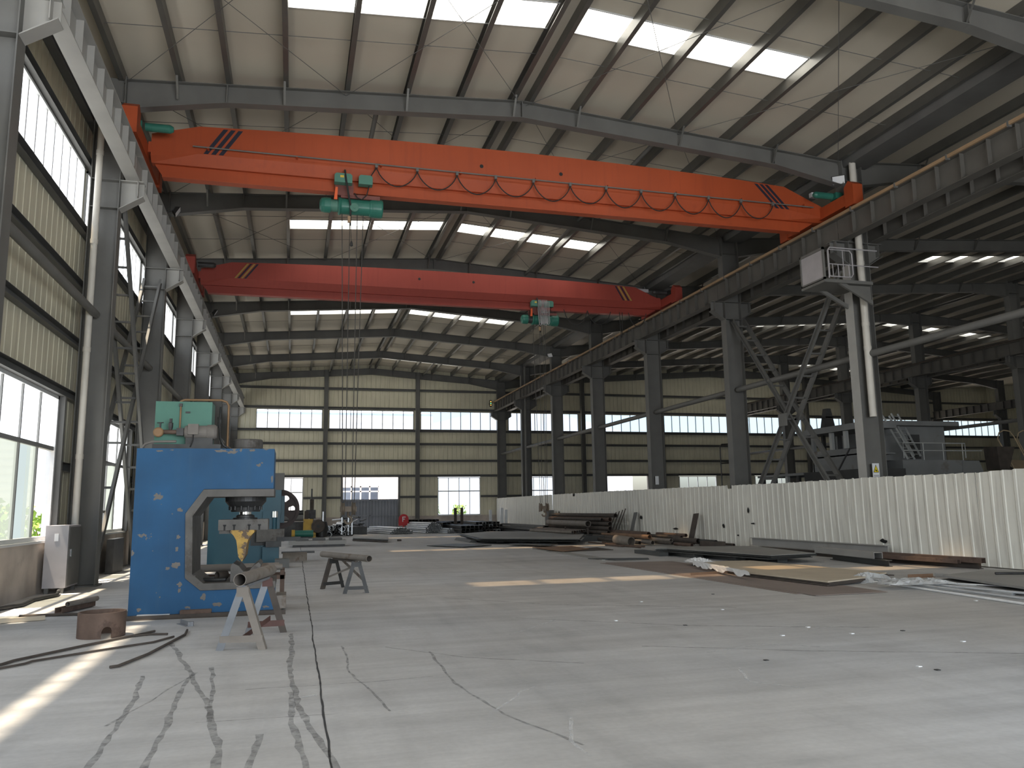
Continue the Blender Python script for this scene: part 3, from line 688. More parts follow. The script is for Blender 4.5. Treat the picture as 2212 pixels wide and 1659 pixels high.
# ------------------------------------------------------------------ bridge cranes and hoists
STRIPE_DK = mat('dark_warning_stripe', (0.02, 0.02, 0.035), 0.5, 0, 0.05, 3)
STRIPE_YL = mat('dull_yellow_stripe', (0.36, 0.25, 0.06), 0.5, 0, 0.1, 3)
HOOKM = mat('dusty_hook_block', (0.16, 0.13, 0.10), 0.6, 0.2, 0.2, 6)
ROPE = mat('wire_rope', (0.07, 0.065, 0.06), 0.6, 0.3, 0.1, 10)
LAMPW = mat('lamp_glass', (0.75, 0.76, 0.78), 0.15, 0, 0.03, 3)
ORL = mat('orange_limit_arm', (0.75, 0.13, 0.04), 0.5, 0, 0.05, 3)
MAROON = mat('dusty_maroon_paint', (0.17, 0.06, 0.05), 0.6, 0, 0.15, 5)
def crane(yc, y0c, y1c, body, colr, label, zt_e, zt_m, zb, stripes, drives, holes):
    yf, yb = yc-0.22, yc+0.22
    t = thing('bridge_crane', label, 'overhead crane', (5.0, yc, zb), group='overhead bridge cranes')
    g = MB()
    top = lambda x: zt_e+(zt_m-zt_e)*(1-((x-5.0)/7.2)**2) if -2.1 < x < 12.0 else zt_e
    xs = [-3.02, -2.1]+[-2.1+14.1*k/10 for k in range(1, 10)]+[12.0, 13.2]
    ztop = [zt_e-0.26]+[top(x) for x in xs[1:-1]]+[zt_e-0.50]
    zm = [8.62]+[8.75+0.0*x for x in xs[1:-1]]+[8.62]        # end of the upright web
    zl = [8.52]*len(xs)                                       # foot of the slanted lower web
    rows = []
    for i, x in enumerate(xs):
        rows += [(x, yf, ztop[i]), (x, yb, ztop[i]), (x, yb, zm[i]), (x, yc+0.09, zl[i]), (x, yc-0.09, zl[i]), (x, yf, zm[i])]
    n = 6
    fs = []
    for i in range(len(xs)-1):
        for k in range(n): fs.append((i*n+k, i*n+(k+1) % n, (i+1)*n+(k+1) % n, (i+1)*n+k))
    fs += [tuple(range(n)), tuple(range((len(xs)-1)*n+n-1, (len(xs)-1)*n-1, -1))]
    g.add(rows, fs); g.build('girder', body, t)
    fb = MB()
    fb.prism([(-2.98, yc-0.012, 8.54), (-2.78, yc-0.012, zb+0.02), (12.45, yc-0.012, zb+0.02), (12.95, yc-0.012, 8.54)], (0, 0.024, 0))
    fb.box(-2.8, yc-0.11, zb, 12.45, yc+0.11, zb+0.022); fb.build('lower_track_beam', body, t)
    for s, xr in ((-1, XLB), (1, XRB)):
        c = MB().box(xr-0.12, y0c+0.12, 8.56, xr+0.12, y1c-0.12, 8.86)
        e = c.build('end_carriage', colr, t)
        for yy in (y0c+0.05, y1c-0.05):
            b = MB()
            if s > 0 or True:
                b.prism([(xr-0.14, yy-0.16, 8.50), (xr-0.14, yy+0.16, 8.50), (xr-0.14, yy+0.16, 9.02), (xr-0.14, yy, 9.14), (xr-0.14, yy-0.16, 9.02)], (0.28, 0, 0))
            wb = b.build('wheel_box', colr, t)
            MB().tube((xr-0.05, yy, 8.57), (xr+0.05, yy, 8.57), 0.085, 18).build('wheel', DARK, wb)
        dm = MB().tube((xr-s*0.15, yc-0.75, 8.98), (xr-s*0.62, yc-0.75, 8.98), 0.085, 16).tube((xr-s*0.62, yc-0.75, 8.98), (xr-s*0.68, yc-0.75, 8.98), 0.085, 16, r1=0.05).box(xr-0.1, yc-0.86, 8.9, xr+0.1, yc-0.62, 9.06)
        dm.build('drive_motor', drives, t)
        MB().prism([(xr-s*0.12, yc-0.2, 8.70), (xr-s*0.12, yc+0.2, 8.70), (xr-s*0.12, yc+0.2, 8.93), (xr-s*0.12, yc-0.2, 8.93)], (-s*0.5, 0, 0)).build('end_plate', colr, t)
    for cols, (xt, xb_), wd in stripes:
        for k, mm in enumerate(cols):
            o_ = k*wd
            z1 = top((xt+xb_)/2)-0.03
            MB().prism([(xt+o_, yf-0.003, z1), (xt+o_+wd*0.62, yf-0.003, z1), (xb_+o_+wd*0.62, yf-0.003, 8.76), (xb_+o_, yf-0.003, 8.76)], (0, 0.0025, 0)).build('warning_stripe', mm, t)
    for hx in holes: MB().tube((hx, yf-0.004, 9.1), (hx, yf+0.01, 9.1), 0.045, 16).build('access_hole', BLACK, t)
    return t, yf, top
DK, YL = STRIPE_DK, STRIPE_YL
cr1, yf1, _ = crane(17.22, 15.8, 18.66, ORANGE, ORANGE, 'long orange bridge crane, the nearer of the two overhead', 9.36, 9.54, 8.22,
                    [([DK]*3, (-1.62, -2.0), 0.15), ([DK]*3, (11.13, 11.72), 0.15)], GREEN, (4.01, 5.94))
cr2, yf2, _ = crane(26.62, 25.3, 28.0, RED, RED, 'dull red bridge crane, the farther of the two overhead', 9.28, 9.42, 8.26,
                    [([YL, DK, YL, DK], (-1.62, -2.0), 0.10), ([DK, YL, DK, YL], (11.2, 11.5), 0.10)], DARK, (4.0, 5.9))
# cable track, trolleys and festoon cable of the orange crane
MB().tube((-2.2, yf1-0.11, 8.86), (12.75, yf1-0.11, 8.83), 0.016, 8).build('cable_track', STEEL, cr1)
for k in range(9):
    x = -1.9+k*1.8
    MB().box(x-0.02, yf1-0.12, 8.83, x+0.02, yf1+0.02, 8.90).build('track_bracket', ORANGE, cr1)
pk = [1.6+0.905*k for k in range(13)]
for i, x in enumerate(pk[:-1]):
    MB().box(x-0.03, yf1-0.135, 8.77, x+0.03, yf1-0.085, 8.86).build('cable_hanger', STEELB, cr1)
    if i < len(pk)-2:
        x1 = pk[i+1]; n = 14; sag = 0.40+0.03*R_.uniform(-1, 1)
        pts = [(x+(x1-x)*j/n, yf1-0.11, 8.76-sag*(1-(2*j/n-1)**2)**0.8) for j in range(n+1)]
        MB().path(pts, 0.013, 6).build('power_cable', BLACK, cr1)
MB().path([(1.45, yf1-0.1, 8.45), (1.5, yf1-0.11, 8.6), (1.6, yf1-0.11, 8.77)], 0.012, 6).build('power_cable', BLACK, cr1)
MB().box(12.83, yf1+0.02, 9.18, 13.1, yf1+0.14, 9.3).build('junction_box', LAMPW, cr1)
MB().box(12.0, yf2+0.02, 9.12, 12.55, yf2+0.1, 9.24).build('junction_box', CABG, cr2)
for i, (xa, xb_, sg) in enumerate([(9.2, 10.1, 0.55), (10.1, 11.0, 0.5), (11.35, 11.45, 0.95), (11.7, 12.4, 0.5)]):
    n = 12; pts = [(xa+(xb_-xa)*j/n, 26.4, 8.3-sg*(1-(2*j/n-1)**2)**0.7) for j in range(n+1)]
    MB().path(pts, 0.014, 6).build('power_cable', BLACK, cr2)

def hoist(x0, y, zc, label, hook_label, x_h, rope_x, z_h, cover, orange):
    """wire rope hoist hanging under a girder; x0 = left end"""
    t = thing('electric_hoist', label, 'hoist', (x0+0.7, y, zc-0.25), group='electric hoists')
    MB().lathe([(0.0, 0.0), (0.09, 0.005), (0.15, 0.04), (0.168, 0.11), (0.168, 0.24), (0, 0.24)], (x0, y, zc), (1, 0, 0), 24).build('motor_cap', GREEN, t)
    MB().tube((x0+0.24, y, zc), (x0+0.42, y, zc), 0.135, 20).build('hoist_motor', GREENB if not orange else DARK, t)
    MB().lathe([(0, 0.40), (0.185, 0.40), (0.2, 0.43), (0.185, 0.46), (0.175, 0.47), (0.175, 1.08), (0.19, 1.09), (0.19, 1.12), (0, 1.12)], (x0, y, zc), (1, 0, 0), 28).build('drum_housing', GREEN, t)
    MB().lathe([(0, 1.12), (0.2, 1.12), (0.205, 1.16), (0.205, 1.34), (0.19, 1.37), (0, 1.37)], (x0, y, zc), (1, 0, 0), 28).build('gearbox_cover', cover, t)
    MB().box(x0+0.45, y-0.14, zc+0.15, x0+1.3, y+0.14, zc+0.24).build('dust_cover', MAROON, t)
    tr = MB()
    for s in (-1, 1):
        tr.prism([(x0+0.32, y+s*0.13, zc+0.2), (x0+0.72, y+s*0.13, zc+0.2), (x0+0.72, y+s*0.13, zc+0.5), (x0+0.32, y+s*0.13, zc+0.5)], (0, s*0.02, 0))
    tr.box(x0+0.4, y-0.13, zc+0.2, x0+0.64, y+0.13, zc+0.26); tr.build('trolley_frame', MAROON, t)
    for xx in (x0+0.4, x0+0.64):
        for s in (-1, 1): MB().tube((xx, y+s*0.05, zc+0.36), (xx, y+s*0.12, zc+0.36), 0.06, 16).build('trolley_wheel', DARK, t)
    for xb_, w_ in ((x0+0.3, 0.38), (x0+0.82, 0.3)):
        b = MB(); z0 = zc+0.42
        b.prism([(xb_, y-0.34, z0), (xb_+w_, y-0.34, z0), (xb_+w_, y-0.34, z0+0.17), (xb_+w_-0.04, y-0.34, z0+0.21), (xb_+0.04, y-0.34, z0+0.21), (xb_, y-0.34, z0+0.17)], (0, 0.17, 0))
        b.build('control_box', GREENB, t)
    MB().box(x0+0.42, y-0.343, zc+0.53, x0+0.50, y-0.34, zc+0.58).build('yellow_label', YELL, t)
    MB().prism([(x0+0.30, y-0.2, zc+0.08), (x0+0.37, y-0.2, zc+0.08), (x0+0.38, y-0.2, zc+0.36), (x0+0.33, y-0.2, zc+0.36)], (0, 0.04, 0)).build('limit_arm', ORL, t)
    s = MB().tube((x_h-0.0, y-0.24, zc-0.09), (x_h-0.0, y-0.2, zc-0.09), 0.095, 24).tube((x_h, y-0.25, zc-0.09), (x_h, y-0.19, zc-0.09), 0.03, 12)
    s.build('guide_sheave', GREENB, t)
    MB().path([(x0+0.52, y-0.3, zc+0.72), (x0+0.54, y-0.36, zc+0.5), (x0+0.6, y-0.3, zc+0.2), (x0+0.66, y-0.22, zc-0.05), (x0+0.66, y-0.2, zc-0.5)], 0.022, 8).build('pendant_cable', BLACK, t)
    MB().path([(x0+0.74, y-0.2, zc+0.25), (x0+0.8, y-0.22, zc+0.14), (x0+0.9, y-0.24, zc+0.10), (x0+1.0, y-0.26, zc+0.2), (x0+1.05, y-0.26, zc+0.42)], 0.012, 6).build('pendant_cable', BLACK, t)
    MB().box(x0+0.6, y-0.24, zc-0.44, x0+0.66, y-0.18, zc-0.3).build('pendant_switch', RAILC, t)
    MB().lathe([(0, 0), (0.035, 0.02), (0.03, 0.08), (0.012, 0.13), (0, 0.13)], (x0+0.69, y-0.2, zc-0.98), (0, 0, 1), 12).build('pendant_weight', DARK, t)
    MB().tube((x0+0.69, y-0.2, zc-0.86), (x0+0.665, y-0.2, zc-0.5), 0.006, 6).build('pendant_cord', BLACK, t)
    for i, (rx, hx) in enumerate(rope_x): MB().tube((rx, y, zc-0.15), (hx, y, z_h+0.02), 0.009, 8).build('wire_rope', ROPE, t)
    # hook block
    h = thing('hook_block', hook_label, 'hook', (x_h, y, z_h-0.42), group='hook blocks')
    xa, xb_ = min(r[1] for r in rope_x)+0.01, max(r[1] for r in rope_x)-0.01
    for xx in (xa, xb_):
        MB().lathe([(0.04, -0.035), (0.12, -0.035), (0.145, -0.03), (0.12, -0.008), (0.12, 0.008), (0.145, 0.03), (0.12, 0.035), (0.04, 0.035)], (xx, y, z_h-0.13), (1, 0, 0), 28).build('sheave', HOOKM, h)
        g = MB().prism([(xx-0.045, y-0.1, z_h-0.28), (xx-0.045, y+0.1, z_h-0.28), (xx-0.045, y+0.07, z_h+0.02), (xx-0.045, y-0.07, z_h+0.02)], (0.008, 0, 0)); g.build('side_plate', HOOKM, h)
    xm = (xa+xb_)/2
    MB().box(xa-0.06, y-0.05, z_h-0.19, xb_+0.06, y+0.05, z_h-0.08).build('crosshead', HOOKM, h)
    pts = [(xm, y, z_h-0.12), (xm, y, z_h-0.28)]
    for k in range(11):
        a = math.radians(90-k*27); pts.append((xm+0.075*math.cos(a)*1.0-0.0, y, z_h-0.36+0.075*math.sin(a)))
    hk = MB(); hk.path(pts, 0.026, 10); hk.build('hook', HOOKM, h)
    return t
hoist(0.4, 17.22, 7.94, 'green electric hoist under the orange crane', 'dusty hook block hanging from the green hoist of the orange crane', 1.14,
      [(0.89, 1.01), (1.06, 1.06), (1.22, 1.2), (1.35, 1.25)], 1.46, GREEN, False)
hoist(7.66, 26.62, 7.92, 'green and maroon electric hoist under the red crane', 'hook block hanging low in front of the white partition', 8.37,
      [(8.1, 8.25), (8.35, 8.31), (8.5, 8.44), (8.56, 8.5)], 1.43, GREEN, True)
ct = thing('cable_bundle', 'bundle of looped grey cables hung over the far hoist', 'cable', (8.35, 26.2, 7.6))
for k in range(7):
    x = 8.2+0.05*k; zl = 7.75-0.12*R_.random()
    MB().path([(x, 26.2, 8.55), (x-0.03, 26.18, 8.2), (x+0.01, 26.18, zl), (x+0.05, 26.18, zl-0.04), (x+0.09, 26.18, zl+0.05), (x+0.08, 26.2, 8.5)], 0.012, 6).build('loop', CABG, ct)

def floodlight(p, aim, label, arm):
    t = thing('flood_light', label, 'lamp', p, group='flood lights under the roof'); arm = Vector(arm)
    d = Vector(aim).normalized(); s, u = frame_of(d); p = Vector(p)
    q = [(-0.16, -0.11), (0.16, -0.11), (0.16, 0.11), (-0.16, 0.11)]
    MB().prism([p+s*x*0.55+u*y*0.55-d*0.12 for x, y in q], d*0.02).build('back', DARK, t)
    b = MB(); vs = [p+s*x*0.6+u*y*0.6-d*0.1 for x, y in q]+[p+s*x+u*y for x, y in q]
    b.add(vs, [(0, 1, 5, 4), (1, 2, 6, 5), (2, 3, 7, 6), (3, 0, 4, 7), (3, 2, 1, 0)]); b.build('housing', DARK, t)
    MB().prism([p+s*x*0.9+u*y*0.9-d*0.005 for x, y in q], d*0.004).build('glass', LAMPW, t)
    MB().bar(p-d*0.1, arm, 0.04, 0.02).build('bracket', DARK, t)
floodlight((13.2, FY(0)-0.1, 9.42), (-0.6, -0.75, -0.35), 'flood light beside the right end of the orange crane', (13.32, FY(0), 9.5))
floodlight((-2.88, 20.1, 8.55), (0.85, 0.1, -0.5), 'flood light on the left wall between the two cranes', (-3.2, 20.1, 8.44))
floodlight((-2.88, 30.3, 8.5), (0.85, 0.1, -0.5), 'flood light on the left wall beyond the red crane', (-3.2, 30.3, 8.44))
floodlight((13.2, FY(4)-0.2, 9.4), (-0.7, -0.5, -0.5), 'flood light on the partition row beyond the red crane', (13.32, FY(4), 9.45))
t = thing('signal_lamp', 'three small signal lamps at the gable end of the right runway', 'lamp', (12.77, YB-0.5, 8.1))
MB().box(12.7, YB-0.52, 8.08, 12.84, YB-0.42, 8.52).build('housing', DARK, t); MB().box(12.75, YB-0.42, 8.3, 12.79, YB+0.01, 8.34).build('arm', DARK, t)
def lampm(n, c, s):
    m = bpy.data.materials.new(n); m.use_nodes = True; b = m.node_tree.nodes['Principled BSDF']
    b.inputs['Base Color'].default_value = (*c, 1); b.inputs['Emission Color'].default_value = (*c, 1); b.inputs['Emission Strength'].default_value = s; return m
for z, c in ((8.42, (1, 0.55, 0.1)), (8.3, (0.3, 1, 0.4)), (8.18, (1, 0.5, 0.1))): MB().tube((12.77, YB-0.53, z), (12.77, YB-0.52, z), 0.035, 12).build('lens', lampm('lens_%.2f' % z, c, 1.5), t)
t = thing('security_camera', 'small white security camera on the first gable column', 'camera', (15.4, YB-0.6, 5.9))
MB().box(15.43, YB-0.6, 6.07, 15.47, YB+0.01, 6.11).build('arm', STEELB, t); MB().lathe([(0, 0), (0.09, 0.01), (0.1, 0.1), (0.05, 0.16), (0, 0.16)], (15.45, YB-0.6, 5.92), (0, 0, 1), 16).build('dome', LAMPW, t)

# ------------------------------------------------------------------ boarding platform on the column with the warning sign
t = thing('crane_platform', 'small caged boarding platform high on the warning sign column', 'platform', (12.8, FY(0)-0.35, 6.0))
xa, xb_, ya, yb_ = 12.1, 13.42, FY(0)-0.75, FY(0)+0.15
MB().box(xa-0.04, ya, 6.50, xb_, yb_, 6.58).build('deck', STEEL, t)
for y in (ya+0.08, yb_-0.1): MB().prism([(12.5, y-0.03, 6.5), (xb_, y-0.03, 6.02), (xb_, y-0.03, 6.12), (12.7, y-0.03, 6.5)], (0, 0.06, 0)).build('bracket', STEEL, t)
MB().prism([(12.55, ya+0.1, 6.48), (xb_, ya+0.1, 6.48), (xb_, ya+0.1, 6.1)], (0, 0.02, 0)).build('gusset', STEEL, t)
MB().box(xa-0.02, ya+0.02, 6.58, xa, yb_-0.02, 7.32).build('side_sheet', CABG, t)
f = MB()
for a, b, c, d in [(ya, ya+0.04, 6.58, 7.36), (yb_-0.04, yb_, 6.58, 7.36), (ya, yb_, 7.3, 7.36), (ya, yb_, 6.56, 6.62)]: f.box(xa-0.04, a, c, xa+0.01, b, d)
f.build('side_frame', STEEL, t)
rp = [(xa+0.1, ya, 6.6), (xa+0.1, ya, 7.28), (xa+0.16, ya, 7.36), (xa+0.6, ya, 7.36), (13.6, ya, 7.36)]
MB().path(rp, 0.018, 8).build('handrail', CABG, t)
for z in (6.95,): MB().tube((xa+0.1, ya, z), (13.6, ya, z), 0.014, 8).build('mid_rail', CABG, t)
MB().path([(xa+0.1, ya-0.02, 6.64), (xa+0.1, ya-0.02, 7.3), (xa+0.7, ya-0.02, 7.3), (xa+0.76, ya-0.02, 7.22), (xa+0.76, ya-0.02, 6.72), (xa+0.7, ya-0.02, 6.64), (xa+0.1, ya-0.02, 6.64)], 0.016, 8).build('gate_leaf', CABG, t)
for k in range(4): MB().tube((xa+0.2+0.15*k, ya-0.02, 6.64), (xa+0.2+0.15*k, ya-0.02, 7.3 if k == 2 else 6.95), 0.011, 6).build('gate_bar', CABG, t)

# ------------------------------------------------------------------ blue hydraulic press
YPF = 11.2
t = thing('hydraulic_press', 'large blue C-frame hydraulic press with chipped paint and a green tank on top', 'press', (-1.1, YPF+0.5, 0))
P2 = lambda pts, y: [(x, y, z) for x, z in pts]
outer = [(-1.95, 0.03), (-0.2, 0.03), (-0.2, 0.31), (-1.11, 0.31), (-1.3, 0.47), (-1.33, 1.29), (-1.12, 1.6), (-0.25, 1.6), (-0.25, 2.13), (-1.95, 2.13)]
MB().prism(P2(outer, YPF), (0, 0.95, 0)).build('frame', BLUE, t)
thr_o = [(-0.19, 0.315), (-1.108, 0.315), (-1.298, 0.474), (-1.328, 1.288), (-1.118, 1.595), (-0.24, 1.595)]
thr_i = [(-0.19, 0.40), (-1.075, 0.40), (-1.215, 0.52), (-1.24, 1.255), (-1.075, 1.50), (-0.24, 1.50)]
MB().prism(P2(thr_o+thr_i[::-1], YPF-0.03), (0, 1.0, 0)).build('throat_liner', WORN, t)
RX, RY = -0.62, YPF+0.5
MB().lathe([(0, 1.50), (0.27, 1.50), (0.27, 1.44), (0.22, 1.38), (0.2, 1.36), (0.19, 1.30), (0.1, 1.30), (0, 1.30)], (RX, RY, 0), (0, 0, 1), 36).build('cylinder_flange', DARK, t)
for k in range(14):
    a = 2*math.pi*k/14; MB().tube((RX+0.205*math.cos(a), RY+0.205*math.sin(a), 1.325), (RX+0.205*math.cos(a), RY+0.205*math.sin(a), 1.38), 0.016, 6).build('bolt', DARK, t)
MB().tube((RX, RY, 1.2), (RX, RY, 1.34), 0.078, 28).build('ram', CHROME, t)
MB().lathe([(0, 1.265), (0.085, 1.265), (0.1, 1.26), (0.12, 1.25), (0.12, 1.225), (0.16, 1.22), (0.16, 1.195), (0, 1.195)], (RX, RY, 0), (0, 0, 1), 28).build('ram_collar', DARK, t)
sl = [-0.86, -0.74, -0.55, -0.42]
MB().box(-0.94, RY-0.33, 1.06, -0.31, RY+0.33, 1.2).build('tool_plate', WORN, t)
for x in sl: MB().box(x-0.02, RY-0.333, 1.115, x+0.02, RY-0.328, 1.135).box(x-0.011, RY-0.333, 1.06, x+0.011, RY-0.328, 1.12).build('tee_slot', BLACK, t)
MB().box(-0.93, RY-0.28, 1.015, -0.72, RY+0.28, 1.06).build('clamp_bar', WORN, t)
pun = [(-0.78, 1.06), (-0.78, 1.03), (-0.74, 0.99), (-0.705, 0.93), (-0.69, 0.84), (-0.675, 0.72), (-0.625, 0.65), (-0.585, 0.72), (-0.575, 0.84), (-0.555, 0.93), (-0.52, 0.99), (-0.48, 1.03), (-0.48, 1.06)]
MB().prism(P2(pun, RY-0.36), (0, 0.62, 0)).build('forming_punch', YRUST, t)
die = [(-0.76, 0.40), (-0.76, 0.60), (-0.73, 0.635), (-0.66, 0.60), (-0.60, 0.525), (-0.53, 0.53), (-0.47, 0.60), (-0.41, 0.64), (-0.38, 0.60), (-0.42, 0.5), (-0.44, 0.40)]
MB().prism(P2(die, RY-0.4), (0, 0.8, 0)).build('lower_die', WORN, t)
MB().lathe([(0, 2.12), (0.25, 2.12), (0.25, 2.16), (0.2, 2.17), (0.2, 2.27), (0.19, 2.29), (0, 2.29)], (RX, RY, 0), (0, 0, 1), 32).build('cylinder_cap', WORN, t)
# chipped paint patches on the front of the frame
CHIP = mat('chipped_to_bare_steel', (0.17, 0.155, 0.14), 0.7, 0, 0.3, 9)
rc = random.Random(12)
for px, py, w_, h_ in [(345, 974, 11, 4), (372, 972, 8, 2), (478, 974, 24, 6), (500, 977, 16, 6), (545, 973, 14, 5), (575, 971, 9, 3), (559, 1005, 8, 6), (566, 1000, 4, 3), (588, 1035, 4, 12), (389, 1102, 9, 7), (372, 1110, 3, 2), (385, 1160, 7, 9), (382, 1186, 5, 9),
                         (379, 1222, 16, 12), (362, 1228, 8, 5), (388, 1262, 9, 9), (387, 1276, 7, 8), (285, 1195, 7, 11), (300, 1318, 8, 6), (407, 1312, 10, 5), (470, 1305, 14, 8), (440, 1290, 10, 12), (545, 1312, 9, 4), (345, 1290, 3, 3), (330, 1190, 2, 2), (410, 1190, 3, 3), (420, 1245, 3, 4), (574, 1310, 12, 5)]:
    d_ = CR*((px-1106)/FPX) + CU*(-(py-829.5)/FPX) + CF; k_ = YPF/d_.y; cx_, cz_ = d_.x*k_, EYE+d_.z*k_; s_ = YPF/FPX*0.55
    n_ = 16; pts_ = []
    for j in range(n_):
        a_ = 2*math.pi*j/n_; q_ = 0.55+0.75*rc.random(); x_, z_ = cx_+math.cos(a_)*w_*s_*q_, cz_+math.sin(a_)*h_*s_*q_
        pts_.append((min(max(x_, -1.945), -0.255), YPF-0.0012, min(max(z_, 0.04), 2.128)))
    MB().add(pts_, [tuple(range(n_))]).build('paint_chip', CHIP, t, fix=False)
# power pack on top
ky = YPF+0.42
MB().box(-1.8, ky-0.25, 2.13, -0.95, ky+0.45, 2.2).build('pack_base', DARK, t)
MB().box(-1.82, ky, 2.2, -1.10, ky+0.42, 2.80).build('oil_tank', GREENB, t)
MB().tube((-1.5, ky-0.02, 2.42), (-1.5, ky-0.02, 2.75), 0.012, 8).build('level_gauge', COPPER, t)
for z in (2.4, 2.75): MB().box(-1.52, ky-0.04, z-0.02, -1.48, ky, z+0.02).build('gauge_fitting', DARK, t)
MB().box(-1.44, ky-0.012, 2.64, -1.38, ky-0.002, 2.665).build('tank_handle', DARK, t)
mz = 2.37; my = ky-0.14
mt = MB().lathe([(0, 0), (0.075, 0.0), (0.09, 0.02), (0.09, 0.28), (0, 0.28)], (-1.42, my, mz), (1, 0, 0), 24)
mt.build('motor', DUSTY, t)
MB().lathe([(0, 0.28), (0.098, 0.28), (0.103, 0.30), (0.103, 0.38), (0.08, 0.41), (0, 0.41)], (-1.42, my, mz), (1, 0, 0), 24).build('motor_fan_cover', DUSTY, t)
MB().box(-1.37, my-0.115, mz-0.04, -1.24, my-0.06, mz+0.10).build('terminal_box', DUSTY, t)
MB().box(-1.4, my-0.06, 2.2, -1.06, my+0.06, 2.29).build('motor_foot', DARK, t)
MB().tube((-1.7, my, mz), (-1.42, my, mz), 0.03, 12).build('pump_shaft', RUST, t)
MB().box(-1.52, my-0.05, mz-0.05, -1.43, my+0.05, mz+0.05).build('pump', DARK, t)
MB().lathe([(0.0, -0.03), (0.05, -0.03), (0.065, -0.02), (0.065, 0.02), (0.05, 0.03), (0, 0.03)], (-1.74, my-0.05, mz-0.01), (0, 1, 0), 20).build('hand_wheel', COPPER, t)
MB().lathe([(0.02, 0), (0.03, 0.04), (0.03, 0.09), (0.018, 0.1), (0.018, 0.15), (0, 0.15)], (-1.6, my, mz+0.03), (0, 0, 1), 14).build('relief_valve', DARK, t)
MB().tube((-1.73, my, mz+0.05), (-1.73, my, mz+0.12), 0.012, 8).tube((-1.77, my, mz+0.12), (-1.69, my, mz+0.125), 0.008, 6).build('tap', DARK, t)
MB().path([(-1.96+0.03, my-0.1, 2.14), (-1.88, my-0.12, 2.2), (-1.8, my-0.14, 2.225), (-1.6, my-0.15, 2.23), (-1.5, my-0.15, 2.23)], 0.016, 8).build('hydraulic_pipe', DUSTY, t)
MB().path([(-1.55, ky+0.2, 2.8), (-1.53, ky+0.2, 2.83), (-1.48, ky+0.2, 2.85), (-1.0, ky+0.2, 2.855), (-0.93, ky+0.2, 2.83), (-0.9, ky+0.2, 2.78), (-0.9, ky+0.2, 2.4), (-0.9, ky+0.2, 2.2), (-0.85, ky+0.2, 2.17)], 0.016, 8).build('hydraulic_pipe', COPPER, t)
MB().path([(-1.02, ky+0.1, 2.6), (-1.0, ky+0.05, 2.5), (-0.98, ky-0.02, 2.3), (-0.93, ky-0.05, 2.2), (-0.86, ky, 2.16)], 0.016, 8).build('hydraulic_hose', DARK, t)
MB().path([(-1.0, ky+0.15, 2.75), (-1.0, ky+0.1, 2.6), (-1.03, ky+0.06, 2.45)], 0.014, 8).build('hydraulic_hose', DARK, t)
MB().path([(-1.3, my-0.1, mz-0.04), (-1.3, my-0.12, 2.25), (-1.33, my-0.13, 2.16)], 0.008, 6).build('motor_cable', BLACK, t)
MB().box(-2.05, YPF-0.12, 0, -0.1, YPF+1.05, 0.035).build('foot_plate', WORN, t)
o = MB().angle((-2.35, YPF-0.17, 0.0), (-0.05, YPF-0.22, 0.0), 0.05, 0.008).build('steel_angle', RUSTD); setp(o, 'dark steel angle lying along the foot of the blue press', 'angle bar')
o = MB().chan((-1.33, YPF-0.07, 0.036), (-0.96, YPF-0.07, 0.036), 0.09, 0.05, 0.008).build('channel_offcut', RUST); setp(o, 'short brown channel offcut against the foot of the blue press', 'offcut')
o = MB().box(-1.83, YPF-0.10, 0.036, -1.45, YPF-0.05, 0.05).build('flat_bar', GALV); setp(o, 'pale flat bar at the left foot of the blue press', 'bar')
o = MB().box(-0.18, YPF+0.1, 0.036, -0.05, YPF+0.6, 0.2).build('steel_block', PIPEG); setp(o, 'square tan steel block at the right foot of the blue press', 'block')

# scrap lying in the press throat and pipes on the rack behind it
for p0, p1, r, lab in [((-1.1, YPF+0.28, 0.425), (-0.82, YPF+0.2, 0.425), 0.022, 'dark curved offcut lying in the press throat'),]:
    o = MB().path([p0, ((p0[0]+p1[0])/2, p0[1]-0.05, 0.42), p1], r, 8).build('steel_offcut', DARK); setp(o, lab, 'offcut')
o = MB().tube((-0.95, YPF+0.45, 0.46), (-0.84, YPF+0.55, 0.46), 0.055, 14, hollow=0.01).build('pipe_offcut', RUSTD); setp(o, 'short rusty pipe ring lying in the press throat', 'offcut')
o = MB().box(-1.12, YPF+0.35, 0.402, -0.98, YPF+0.6, 0.44).build('plate_offcut', DARK); setp(o, 'flat dark plate offcut at the back of the press throat', 'offcut')
rk = thing('pipe_rack', 'low rusty steel rack behind the blue press', 'rack', (-0.6, 13.0, 0))
for x in (-1.9, -1.0, -0.12):
    for y in (12.75, 13.3): MB().box(x-0.03, y-0.03, 0, x+0.03, y+0.03, 0.38).build('leg', RUST, rk)
    MB().box(x-0.03, 12.7, 0.38, x+0.03, 13.35, 0.43).build('crossbar', RUST, rk)
for y in (12.75, 13.3): MB().box(-1.95, y-0.03, 0.3, -0.08, y+0.03, 0.36).build('rail', RUST, rk)
for i, (y, r, z) in enumerate([(12.82, 0.045, 0.475), (13.0, 0.05, 0.48), (13.2, 0.045, 0.475)]):
    o = MB().tube((-2.0, y, z), (-0.12-0.05*i, y-0.04*i, z), r, 16, hollow=0.006).build('steel_pipe', PIPEG)
    setp(o, 'dusty pipe on the rack behind the blue press, %s from the front' % ORD[i], 'pipe', 'pipes on the rack behind the press')

